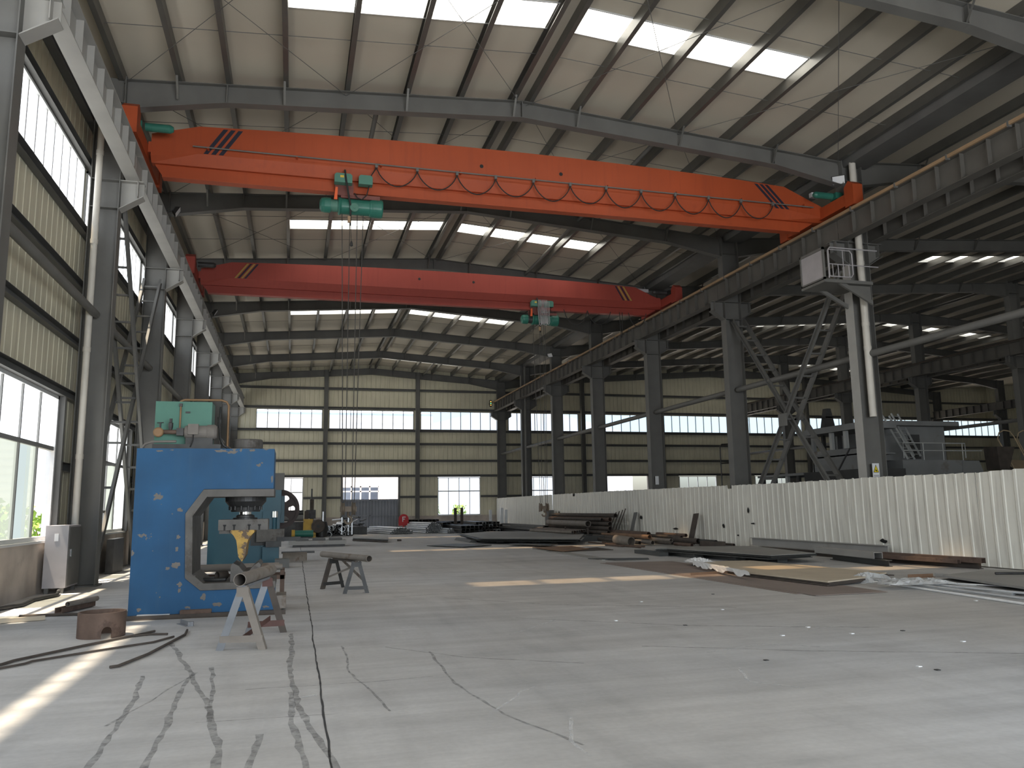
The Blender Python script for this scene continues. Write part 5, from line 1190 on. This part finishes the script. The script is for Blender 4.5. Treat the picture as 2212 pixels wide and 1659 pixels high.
section(1900, 12.55, 2118, 12.75, 0.12, 'C', (0.12, 0.1), 'long rusty brown channel reaching right along the partition', RUST)
section(1890, 12.35, 2065, 12.55, 0.10, 'C', (0.1, 0.08), 'rusty channel in front of the long brown one', RUST)
section(1905, 12.6, 2112, 12.85, 0.0, 'I', (0.12, 0.12), 'dark beam under the long rusty channels', RUSTD)
# plates in the middle distance
stack([(995, 1152), (1040, 1162), (1252, 1163), (1262, 1153), (1190, 1147), (1060, 1147)], 5, 0.012, 0.10, 'grey plate in the wide low stack in the middle distance, %s from its top', [PLATED, PLATED, PLATE, PLATED, PLATE], 0.012, 0.25, 'plates in the middle distance stack')
for k, px in enumerate((1022, 1080, 1128, 1158, 1197)):
    p = fl(px, 1172); o = MB().prism([(p.x-0.16, p.y, 0), (p.x+0.16, p.y, 0), (p.x+0.06, p.y, 0.099), (p.x-0.06, p.y, 0.099)], (0, 3.0, 0)).build('support_stand', STEELB); setp(o, 'support stand under the middle distance plates, %s from the left' % ORD[k], 'stand', 'stands under the middle distance plates')
plate([(922, 1178), (985, 1174), (1062, 1177), (1000, 1181)], 0.02, 0.02, 'lone dark plate lying on the open floor in the middle distance', PLATED)
plate([(1095, 1175), (1110, 1173), (1205, 1175), (1190, 1178)], 0.05, 0.02, 'dark plate in front of the plate stands', PLATED)
plate([(1150, 1182), (1235, 1179), (1272, 1185), (1215, 1190)], 0.03, 0.02, 'orange rusty plate on the floor before the tall pipe stack', RUSTO)
plate([(1180, 1190), (1215, 1191), (1325, 1187), (1290, 1182)], 0.0, 0.02, 'brown plate beside the orange rusty one', RUSTD)
plate([(1150, 1186), (1185, 1187), (1330, 1208), (1300, 1209)], 0.0, 0.012, 'long thin grey strip plate at the edge of the open floor', PLATE)
plate([(1270, 1206), (1400, 1205), (1402, 1207), (1330, 1209)], 0.01, 0.012, 'narrow dark strip on the floor', PLATED)
plate([(745, 1204), (770, 1202), (785, 1203), (760, 1205)], 0.0, 0.01, 'thin dark plate far behind the lone sawhorse', PLATED)

# ------------------------------------------------------------------ far end: silver pipe bundles, channels, machines
def bundle(px, py, Y, dvec, L, rows, r, label, m_, group):
    """hexagonal stack of tubes; the near ends are centred at a pixel at depth Y and run along dvec"""
    p = atY(px, py, Y); d = Vector((*dvec, 0)).normalized(); s = Vector((d.y, -d.x, 0)); zz = r
    for ri, n_ in enumerate(rows):
        for k in range(n_):
            o_ = (k-(n_-1)/2)*2*r+R_.uniform(-0.004, 0.004)
            a = Vector((p.x, p.y, 0))+s*o_+Vector((0, 0, zz)); j = R_.uniform(-0.12, 0.12)
            t_ = MB().tube(a+d*j, a+d*(L+j), r*0.97, 10, hollow=r*0.16).build('galvanised_pipe', m_); setp(t_, label, 'pipe', group)
        zz += r*1.75
bundle(938, 1156, 43.5, (-0.2, 0.98), 3.5, [9, 8, 9, 7, 6, 4], 0.055, 'galvanised pipe in the right silver bundle, open ends facing the camera', GALV, 'galvanised pipes of the right bundle')
bundle(868, 1158, 43.0, (-0.2, 0.98), 5.0, [13, 12, 9, 6], 0.05, 'galvanised pipe in the left silver bundle beside the red F board', GALV, 'galvanised pipes of the left bundle')
bundle(975, 1152, 42.5, (-0.2, 0.98), 3.0, [5, 4, 2], 0.05, 'dark tube in the small bundle right of the silver bundles', GALV, 'tubes of the small bundle')
G3 = 'assorted tubes in the dark rack by the gate'
rkx = thing('tube_rack', 'upright post rack of dark assorted tubes in front of the grey gate', 'rack', (3.0, 42.6, 0))
for px in (697, 738, 752, 760): 
    p = atY(px, 1160, 42.4); MB().box(p.x-0.03, p.y, 0, p.x+0.03, p.y+0.06, 1.25 if px in (697, 752) else 0.95).build('post', GALV, rkx)
a, b = atY(697, 1160, 42.4), atY(762, 1160, 42.4); MB().box(a.x, 42.4, 0, b.x, 42.5, 0.06).build('base_rail', DARK, rkx)
for k in range(26):
    x = a.x+0.12+(b.x-a.x-0.2)*R_.random(); z_ = 0.1+0.55*R_.random()**1.3; r = R_.choice([0.05, 0.06, 0.08, 0.14])
    o = MB().tube((x, 42.0+0.4*R_.random(), z_), (x+0.3*R_.uniform(-1, 1), 43.8, z_), r, 12, hollow=r*0.15).build('steel_tube', R_.choice([DARK, STEELB, GALV, GALV])); setp(o, 'assorted tube in the upright post rack before the grey gate', 'tube', G3)
for k in range(12):
    xx = 2.4+1.3*R_.random(); zz = 0.47+0.5*R_.random()
    o = MB().tube((xx, 44.2, zz), (xx+R_.uniform(-0.5, 0.5), 46.5, zz+0.1*R_.uniform(-1, 1)), 0.04, 10).build('steel_tube', R_.choice([DARK, DARK, GALV])); setp(o, 'loose dark tube heaped on the pile before the grey gate', 'tube', 'loose tubes heaped before the gate')
o = MB().box(2.1, 44.1, 0, 3.9, 46.9, 0.42).build('scrap_bin', DARK); setp(o, 'dark low scrap bin before the grey gate', 'bin')
stack([(762, 1160), (838, 1163), (838, 1156), (765, 1154)], 3, 0.04, 0.02, 'flat pale plate in the low stack before the scrap bin, %s from its top', [RUSTD, DARK, PLATE], 0.01, 0.05, 'plates before the scrap bin')
t = thing('sign_board', 'round-topped red board with a white letter F before the gable wall', 'sign', (7.2, 47.5, 0))
p = atY(872, 1122, 47.5); pts = []
for k in range(13):
    a = math.pi*k/12; pts.append((p.x+0.29*math.cos(a), 47.5, p.z+0.02+0.29*math.sin(a)))
pts += [(p.x-0.29, 47.5, p.z-0.36), (p.x+0.29, 47.5, p.z-0.36)]
FRED = mat('fire_red_paint', (0.50, 0.02, 0.025), 0.5, 0, 0.06, 3)
MB().prism(pts, (0, 0.04, 0)).build('board', FRED, t); MB().box(p.x-0.04, 47.52, 0, p.x+0.04, 47.56, p.z-0.3).build('post', FRED, t)
FW = mat('white_letter_paint', (0.8, 0.8, 0.8), 0.5, 0, 0.02, 3)
MB().box(p.x-0.08, 47.49, p.z-0.14, p.x-0.03, 47.498, p.z+0.16).build('letter_stem', FW, t); MB().box(p.x-0.03, 47.49, p.z+0.11, p.x+0.11, 47.498, p.z+0.16).build('letter_bar', FW, t); MB().box(p.x-0.03, 47.49, p.z-0.01, p.x+0.07, 47.498, p.z+0.04).build('letter_bar', FW, t)
# channels and beams between the bundles and the partition
for k, (px, Y, L, w_, h_, zz, mm) in enumerate([(1000, 44, 5, 1.2, 0.5, 0, DARK), (1040, 46, 4, 1.6, 0.7, 0, STEELB), (905, 49.2, 2.6, 2.0, 0.75, 0, RUSTD), (963, 46, 2, 0.7, 0.6, 0, DARK), (975, 49.2, 2, 2.0, 0.6, 0, STEELB)]):
    p = atY(px, 1140, Y); t = thing('beam_pile', 'dark pile of steel sections before the gable, %s of five' % ORD[k], 'pile', (p.x, Y, 0), group='dark section piles before the gable')
    nr = max(2, int(h_/0.14)); nc = max(3, int(w_/0.2))
    for i in range(nr):
        for j in range(nc-(i % 2)):
            x = p.x-w_/2+(j+0.5)*w_/nc+0.03*R_.uniform(-1, 1); z_ = i*0.14
            MB().chan((x, Y-L/2+0.2*R_.random(), z_+0.13), (x+0.2*R_.uniform(-1, 1), Y+L/2, z_+0.13), w_/nc*0.9, 0.12, 0.01, fy=-1).build('section', R_.choice([mm, DARK, STEELB, GALV if k == 1 else mm]), t)
for k in range(5):
    o = MB().chan((11.6+0.26*k, 38.2, 0.15+0.13*(k % 3)), (11.6+0.26*k, 46.5, 0.15+0.13*(k % 3)), 0.25, 0.12, 0.01, fy=-1).build('steel_section', R_.choice([PLATED, STEELB])); setp(o, 'long dark channel by the far end of the partition, %s from the left' % ORD[k], 'beam', 'channels by the far end of the partition')
o = MB().box(11.45, 38, 0, 12.85, 46.6, 0.15).build('bearer_row', DARK); setp(o, 'dark bearer under the long channels by the partition end', 'beam')
for k, (px, h_) in enumerate(((984, 1.35), (998, 1.35), (1060, 1.2), (1085, 1.3), (1094, 1.2))):
    p = atY(px, 1130, 47.0); o = MB().box(p.x-0.08, 47, 0, p.x+0.08, 47.1, h_).build('storage_post', GALV if k > 1 else RUSTD); setp(o, 'upright storage post before the gable, %s from the left' % ORD[k], 'post', 'upright storage posts before the gable')

# machines in the far left corner
YEL2 = mat('worn_yellow_machine', (0.45, 0.28, 0.04), 0.5, 0, 0.15, 4, col2=(0.14, 0.1, 0.05), thr=0.58)
def M3(px, py, Y): return atY(px, py, Y)
t = thing('drilling_machine', 'tall narrow dark drilling machine in the far left corner', 'machine', (1.2, 44.0, 0))
p = M3(673, 1130, 44); MB().box(p.x-0.1, 44, 0, p.x+0.1, 44.3, 1.9).build('column', RUSTD, t); MB().box(p.x-0.3, 43.8, 0.9, p.x+0.2, 44.2, 1.35).build('head', DARK, t); MB().box(p.x-0.45, 43.7, 0, p.x+0.35, 44.4, 0.7).build('base', DARK, t); MB().box(p.x-0.06, 43.85, 1.9, p.x+0.02, 44.0, 2.45).build('motor_post', DARK, t)
t = thing('yellow_machine', 'worn yellow machine in the far left corner', 'machine', (0.9, 41.0, 0))
p = M3(662, 1140, 41); MB().prism([(p.x-0.15, 41, 0.0), (p.x+0.45, 41, 0.0), (p.x+0.45, 41, 0.55), (p.x+0.3, 41, 0.9), (p.x-0.15, 41, 0.9)], (0, 0.6, 0)).build('body', YEL2, t); MB().box(p.x+0.3, 40.8, 0.4, p.x+0.75, 41.4, 0.85).build('gearbox', DARK, t); MB().lathe([(0.08, -0.05), (0.3, -0.05), (0.33, 0), (0.3, 0.05), (0.08, 0.05)], (p.x+0.55, 40.75, 0.55), (0, 1, 0), 24).build('wheel', RUSTD, t)
t = thing('green_motor', 'green motor unit with a yellow end on the floor before the yellow machine', 'machine', (0.2, 40.0, 0))
p = M3(632, 1160, 40); MB().tube((p.x+0.1, 40, 0.22), (p.x+0.95, 40, 0.22), 0.17, 18).build('motor', GREEN, t); MB().tube((p.x-0.05, 40, 0.22), (p.x+0.1, 40, 0.22), 0.2, 18).build('end_cap', YEL2, t); MB().box(p.x, 39.8, 0, p.x+0.9, 40.2, 0.08).build('base', DARK, t)
t = thing('bending_machine', 'low dark bending machine behind the green motor', 'machine', (-0.2, 43.0, 0))
p = M3(620, 1140, 43); MB().box(p.x-0.6, 43, 0, p.x+0.9, 44.2, 0.75).build('bed', DARK, t); MB().tube((p.x-0.7, 43.1, 0.95), (p.x+0.8, 43.1, 0.95), 0.16, 16).build('roller', STEELB, t); MB().tube((p.x-0.7, 43.4, 1.2), (p.x+0.8, 43.4, 1.2), 0.14, 16).build('roller', DARK, t); MB().box(p.x-0.9, 42.9, 0, p.x-0.65, 43.8, 1.45).build('side_frame', RUSTD, t); MB().box(p.x+0.85, 42.9, 0, p.x+1.05, 43.8, 1.3).build('side_frame', RUSTD, t)
o = MB().lathe([(0, 0), (0.28, 0.02), (0.3, 0.5), (0.24, 0.75), (0, 0.78)], (M3(679, 1150, 41.5).x+0.35, 41.4, 0), (0, 0, 1), 18).build('cable_drum', DARK); setp(o, 'dark rounded drum right of the yellow machine', 'drum')
t = thing('work_frame', 'low flat steel work frame on the floor right of the teal press', 'frame', (0.3, 30.5, 0))
a, b = fl(618, 1180), fl(676, 1181); Yw = 30.4
MB().box(0.05, Yw, 0.0, 1.9, Yw+1.2, 0.08).build('skid', DARK, t); MB().box(-0.1, Yw, 0.08, 1.95, Yw+1.2, 0.22).build('bed', PLATE, t)
for k in range(3): MB().box(0.15+0.6*k, Yw+0.1, 0.221, 0.6+0.6*k, Yw+0.9, 0.3).build('cover', STEELB, t)
p = fl(610, 1214); n = 20; r0, r1 = 0.225, 0.21
arc = lambda r: [(p.x, p.y+0.2-r*math.cos(math.pi*k/n), r*math.sin(math.pi*k/n)) for k in range(n+1)]
o = MB().prism(arc(r0)+arc(r1)[::-1], (0.62, 0.12, 0)).build('half_pipe', PIPEG); setp(o, 'half pipe shell lying open side down right of the teal press', 'pipe')
p = fl(593, 1228); o = MB().box(p.x, p.y, 0, p.x+0.32, p.y+0.5, 0.2).build('steel_block', STEELB); setp(o, 'grey steel block on the floor by the half pipe', 'block')
p = fl(615, 1196); o = MB().box(p.x-0.1, p.y, 0, p.x+0.9, p.y+0.4, 0.05).build('floor_beam', DARK); setp(o, 'dark beam on the floor behind the half pipe', 'beam')
p = fl(863, 1169); o = MB().box(p.x-0.08, p.y, 0, p.x+0.08, p.y+0.15, 0.07).build('steel_block', RUSTD); setp(o, 'small dark block alone on the far open floor', 'block')
for k in range(14):
    p = fl([1540, 1745, 1840, 1950, 1690, 2080, 2025, 1560, 1330, 1480, 2108, 1385, 1655, 1985][k], [1284, 1355, 1369, 1363, 1373, 1386, 1448, 1317, 1341, 1351, 1298, 1300, 1427, 1440][k])
    o = MB().box(p.x-0.015, p.y-0.015, 0, p.x+0.02, p.y+0.02, 0.006).build('paper_scrap', WRAP if k % 3 else DARK); setp(o, 'tiny scrap on the bare floor', 'scrap', 'scraps on the bare floor')

# ------------------------------------------------------------------ ship blocks under construction behind the partition
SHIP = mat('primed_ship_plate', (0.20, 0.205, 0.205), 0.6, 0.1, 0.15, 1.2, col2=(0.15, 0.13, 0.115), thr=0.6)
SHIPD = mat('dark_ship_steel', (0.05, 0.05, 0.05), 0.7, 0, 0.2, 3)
SHIPL = mat('pale_bare_plate', (0.40, 0.41, 0.40), 0.5, 0.2, 0.1, 2)
BRASS = mat('tan_primed_plate', (0.35, 0.27, 0.17), 0.6, 0, 0.15, 2)
t = thing('ship_deckhouse', 'grey steel ship deckhouse with open window bays, left of the warning sign column', 'ship block', (16.5, 21, 0))
X0 = 15.85
MB().box(X0, 19.5, 2.68, 16.85, 22.0, 2.72).build('deck', SHIP, t)
MB().prism([(X0-0.15, 19.35, 3.42), (X0-0.15, 22.3, 3.42), (X0-0.15, 22.1, 3.6), (X0-0.15, 19.35, 3.6)], (1.15, 0, 0)).build('roof', SHIP, t)
MB().prism([(X0, 19.4, 2.25), (X0, 22.0, 2.25), (X0, 21.9, 2.9), (X0, 19.4, 2.9)], (0.03, 0, 0)).build('lower_wall', SHIP, t)
MB().box(X0, 21.9, 2.25, 16.85, 21.95, 2.9).build('lower_wall', SHIP, t)
for y in (21.9, 21.0, 20.35, 19.65): MB().box(X0-0.02, y-0.06, 2.9, X0+0.08, y+0.06, 3.42).build('window_post', SHIPL if y < 21.5 else SHIP, t)
for x in (16.2, 16.55, 16.8): MB().box(x, 21.85, 2.9, x+0.1, 21.95, 3.42).build('window_post', SHIPD, t)
MB().box(X0+0.6, 19.5, 2.25, X0+0.65, 20.3, 3.42).build('inner_bulkhead', SHIPD, t)
MB().prism([(16.3, 21.9, 3.6), (16.75, 21.9, 3.6), (16.6, 21.9, 4.3), (16.45, 21.9, 4.3)], (0, 0.2, 0)).build('mast_foot', SHIPD, t)
MB().box(16.1, 21.9, 4.0, 16.7, 22.1, 4.04).build('mast_arm', SHIPD, t)
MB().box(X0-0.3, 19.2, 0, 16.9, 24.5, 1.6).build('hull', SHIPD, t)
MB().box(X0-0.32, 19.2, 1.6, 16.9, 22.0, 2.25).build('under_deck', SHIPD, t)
for y in (22.4, 23.0, 23.7, 24.4): MB().box(X0-0.3, y-0.06, 1.6, X0-0.2, y+0.06, 2.2).build('frame_post', SHIPL if y == 23.0 else SHIPD, t)
MB().box(X0-0.35, 22.0, 2.18, 16.9, 24.6, 2.26).build('aft_deck', SHIP, t)
MB().path([(X0-0.3, 20.6, 2.0), (X0-0.3, 19.8, 2.85), (X0-0.3, 19.3, 2.85), (X0-0.3, 19.3, 2.2)], 0.025, 8).build('handrail', SHIPD, t)
t = thing('ship_wheelhouse', 'dark ship wheelhouse block with a lower deck, right of the warning sign column', 'ship block', (18.8, 20, 0))
yw = 20.5
fr = [(17.1, yw), (19.6, yw), (20.0, yw+0.5), (20.0, yw+2.2), (17.1, yw+2.2)]
MB().prism([(x, y, 2.55) for x, y in fr], (0, 0, 1.05)).build('house', SHIP, t)
rf_ = [(17.0, yw-0.3), (19.9, yw-0.3), (20.5, yw+0.3), (20.5, yw+2.4), (17.0, yw+2.4)]
MB().prism([(x, y, 3.6) for x, y in rf_], (0, 0, 0.14)).build('roof', SHIP, t)
MB().box(18.25, yw-0.01, 2.6, 18.65, yw+0.0, 3.35).build('doorway', SHIPD, t)
MB().prism([(17.0, 19.4, 2.05), (18.9, 19.4, 2.05), (19.5, 19.4, 2.05), (19.2, 19.4, 2.5), (17.0, 19.4, 2.5)], (0, 2.0, 0)).build('lower_deck_band', SHIP, t)
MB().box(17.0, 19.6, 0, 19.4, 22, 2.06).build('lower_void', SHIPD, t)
for x in (17.05, 17.75, 18.4, 19.0): MB().box(x, 19.4, 1.2, x+0.28, 19.6, 2.06).build('web_frame', SHIP, t)
MB().prism([(19.0, 19.38, 1.5), (20.1, 19.38, 1.5), (19.7, 19.38, 2.48), (19.1, 19.38, 2.48)], (0, 0.05, 0)).build('sloped_plate', SHIPL if False else SHIP, t)
for k, pts in enumerate([[(17.1, 2.56), (17.1, 3.0), (19.3, 3.0), (19.3, 2.56)], [(17.1, 2.78), (19.9, 2.78)]]):
    MB().path([(x, 19.45, z) for x, z in pts], 0.018, 8).build('railing', SHIPL, t)
for x in (17.8, 18.5, 19.2): MB().tube((x, 19.45, 2.5), (x, 19.45, 3.0), 0.015, 8).build('railing_post', SHIPL, t)
MB().prism([(21.0, 19.9, 2.25), (21.35, 19.9, 2.25), (21.65, 19.9, 2.95), (20.95, 19.9, 2.95)], (0, 0.5, 0)).build('chute', RUSTD, t)
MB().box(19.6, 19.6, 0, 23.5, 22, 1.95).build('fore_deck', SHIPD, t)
MB().prism([(22.0, 19.8, 2.0), (23.3, 19.8, 1.95), (23.0, 20.8, 2.55), (21.9, 20.8, 2.6)], (0.0, 0.05, 0.03)).build('tan_plate', BRASS, t)
for x in (21.35, 22.1):
    MB().path([(x+0.75, 19.7, 2.0), (x+0.15, 19.75, 3.25), (x+0.05, 19.8, 3.42), (x-0.12, 19.85, 3.45), (x-0.25, 19.9, 3.38), (x-0.28, 19.95, 3.2), (x+0.45, 20.0, 2.0)], 0.02, 8).build('grab_rail', BRASS, t)
def ship_ladder(px0, py0, px1, py1, Y, label):
    a, b = atY(px0, py0, Y), atY(px1, py1, Y-0.6); t = thing('ship_ladder', label, 'ladder', (a.x, Y, min(a.z, b.z)), group='ladders on the wheelhouse')
    w_ = Vector((0.34, 0.12, 0))
    for s in (0, 1): MB().bar(a+w_*s, b+w_*s, 0.03, 0.05).build('rail', SHIPL, t)
    for k in range(9): q = a.lerp(b, (k+0.6)/9); MB().tube(q, q+w_, 0.012, 6).build('rung', SHIPL, t)
ship_ladder(1906, 897, 1962, 992, 20.2, 'left leaning ladder on the wheelhouse beside the warning sign column')
ship_ladder(1925, 893, 1975, 985, 20.6, 'right leaning ladder on the wheelhouse')
p = atY(1555, 960, 23.5)
t = thing('guard_rail', 'tall dark guard rail beside the second partition column', 'rail', (p.x, 23.5, 0))
MB().path([(p.x, 23.5, 0), (p.x, 23.5, p.z-0.08), (p.x+0.06, 23.5, p.z), (p.x+0.42, 23.5, p.z+0.02)], 0.02, 8).build('rail', DARK, t)
MB().tube((p.x, 23.5, p.z-0.62), (p.x+0.4, 23.5, p.z-0.6), 0.018, 8).build('mid_rail', DARK, t)

# warning sign on the column
t = thing('warning_sign', 'yellow triangle warning sign above the partition', 'sign', (13.49, FY(0)-0.17, 1.85))
cx_, cz_, ys = 13.50, 2.07, FY(0)-0.178
cx_ = 13.53
MB().box(cx_-0.095, ys, cz_-0.20, cx_+0.095, ys+0.012, cz_+0.16).build('board', LAMPW, t)
MB().prism([(cx_-0.08, ys-0.002, cz_-0.06), (cx_+0.08, ys-0.002, cz_-0.06), (cx_, ys-0.002, cz_+0.13)], (0, 0.002, 0)).build('triangle_border', BLACK, t)
MB().prism([(cx_-0.062, ys-0.004, cz_-0.049), (cx_+0.062, ys-0.004, cz_-0.049), (cx_, ys-0.004, cz_+0.105)], (0, 0.002, 0)).build('yellow_triangle', mat('sign_yellow', (0.8, 0.62, 0.03), 0.5, 0, 0.03, 3), t)
MB().prism([(cx_-0.03, ys-0.006, cz_-0.01), (cx_-0.012, ys-0.006, cz_+0.012), (cx_+0.03, ys-0.006, cz_-0.015), (cx_+0.02, ys-0.006, cz_-0.036), (cx_-0.005, ys-0.006, cz_-0.028)], (0, 0.002, 0)).build('hand_symbol', BLACK, t)
for k in range(4): MB().box(cx_-0.07+0.037*k, ys-0.002, cz_-0.15, cx_-0.043+0.037*k, ys, cz_-0.12).build('caption_character', CABG, t)
for k in range(5): MB().box(cx_-0.07+0.03*k, ys-0.002, cz_-0.175, cx_-0.05+0.03*k, ys, cz_-0.162).build('caption_character', CABG, t)
t = thing('notice_plate', 'small white notice on the third partition column', 'sign', (13.5, FY(2)-0.17, 2.0)); p = atX(1414, 1035, 13.45)
MB().box(13.42, FY(2)-0.175, 2.1, 13.56, FY(2)-0.165, 2.42).build('board', LAMPW, t)

# ------------------------------------------------------------------ outside, seen through the openings
GROUND = mat('pale_concrete_yard', (0.30, 0.30, 0.29), 0.9, 0, 0.1, 0.3)
o = MB().box(-80, -60, -0.5, -4.6, 140, -0.12).build('yard', GROUND); setp(o, 'paved yard outside the left wall', 'ground', kind='structure')
o = MB().box(-4.6, YB+0.45, -0.5, 120, 140, -0.12).build('yard', GROUND); setp(o, 'paved yard beyond the gable', 'ground', kind='structure')
o = MB().box(-4.6, -60, -0.5, 120, -12.05, -0.12).build('yard', GROUND); setp(o, 'paved yard behind the viewpoint', 'ground', kind='structure')
BWH = mat('white_clad_factory', (0.85, 0.86, 0.87), 0.6, 0, 0.03, 0.3)
BBL = mat('pale_blue_roof', (0.55, 0.66, 0.80), 0.5, 0, 0.04, 0.3)
BGL = mat('grey_blue_factory_glass', (0.10, 0.13, 0.19), 0.15, 0, 0.3, 0.8)
t = thing('factory_building', 'white ribbed factory beyond the open gate, with a grid window', 'building', (-8, 68, 0))
mb = MB()
for k in range(31): mb.box(-34, 68-0.02*(k % 2), 0.3*k-0.1, 11.5, 68.4, 0.3*k+0.2)
mb.build('wall', BWH, t)
MB().prism([(-34, 68.0, 9.2), (11.5, 68.0, 9.2), (11.5, 78, 10.6), (-34, 78, 10.6)], (0, 0, 0.2)).build('roof', BBL, t)
a, b = atY(739, 1052, 67.95), atY(818, 1079, 67.95)
MB().box(a.x, 67.93, 0.4, b.x, 67.95, a.z).build('window_pane', BGL, t)
f = MB()
for k in range(5): x = a.x+(b.x-a.x)*k/4; f.box(x-0.06, 67.9, 0.3, x+0.06, 67.93, a.z+0.05)
for z_ in (a.z, (a.z+b.z)/2+0.15, 0.9): f.box(a.x, 67.9, z_-0.05, b.x, 67.93, z_+0.05)
f.build('window_frame', BWH, t)
t = thing('far_warehouse', 'pale blue gabled warehouse far beyond the gable windows', 'building', (24, 100, 0))
MB().prism([(13, 100, 0), (44, 100, 0), (44, 100, 11.0), (28, 100, 15.0), (13, 100, 11.0)], (0, 30, 0)).build('hall', mat('hazy_blue_wall', (0.62, 0.70, 0.80), 0.7, 0, 0.03, 0.2), t)
t = thing('side_building', 'pale building across the yard beyond the left windows', 'building', (-24, 20, 0))
MB().box(-34, -20, 0, -24, 60, 7.5).build('wall', mat('pale_grey_facade', (0.42, 0.43, 0.44), 0.7, 0, 0.05, 0.3), t)
for k in range(10): MB().box(-24.0, -16+7*k, 1.2, -23.95, -12.5+7*k, 3.2).build('window_pane', BGL, t)
LEAF = mat('bright_leaf', (0.20, 0.34, 0.045), 0.6, 0, 0.35, 3)
TRUNK = mat('shrub_twig', (0.16, 0.11, 0.07), 0.9)
def shrub(x, y, w_, h_, label, seed):
    r = random.Random(seed); t = thing('shrub', label, 'shrub', (x, y, -0.12), group='shrubs outside the windows')
    mb = MB()
    for k in range(420):
        a, b = r.uniform(0, 6.283), math.sqrt(r.random()); zz = r.random()
        c = Vector((x+math.cos(a)*b*w_*(1-0.4*zz), y+math.sin(a)*b*w_*(1-0.4*zz), -0.1+h_*zz))
        s = 0.10*(0.6+r.random()); u = Vector((r.uniform(-1, 1), r.uniform(-1, 1), r.uniform(-0.4, 1))).normalized()
        v = u.cross(Vector((r.uniform(-1, 1), r.uniform(-1, 1), r.uniform(-1, 1)))).normalized()
        mb.add([c-u*s, c+v*s*0.5, c+u*s, c-v*s*0.5], [(0, 1, 2, 3)])
    mb.build('foliage', LEAF, t, fix=False)
    st = MB()
    for k in range(5):
        a = r.uniform(0, 6.28); st.tube((x, y, -0.12), (x+0.5*w_*math.cos(a), y+0.5*w_*math.sin(a), h_*0.8), 0.015, 6)
    st.build('stems', TRUNK, t)
for k, (x, y, w_, h_) in enumerate([(-6.2, 16.5, 0.9, 1.5), (-6.4, 18.6, 1.0, 2.0), (-6.3, 20.8, 1.0, 1.6), (-6.0, 23.5, 0.9, 1.4), (-6.3, 26.5, 1.0, 1.5)]):
    shrub(x, y, w_, h_, 'leafy shrub outside the left windows, %s from the camera' % ORD[k], 20+k)
shrub(1.8, 56.5, 1.0, 1.6, 'yellow green shrub behind the grey gate', 31); shrub(12.6, 62.0, 0.8, 1.7, 'leafy shrub beyond the low gable window right of the gate', 32); shrub(10.6, 62.5, 0.7, 1.8, 'smaller shrub beyond the low gable window right of the gate', 33)
o = MB().box(-4.75, 16.05, -0.12, -4.6, 16.25, 3.6).build('blue_post', mat('bright_blue_post', (0.03, 0.22, 0.62), 0.5, 0, 0.05, 2)); setp(o, 'bright blue post outside the nearest low window', 'post')
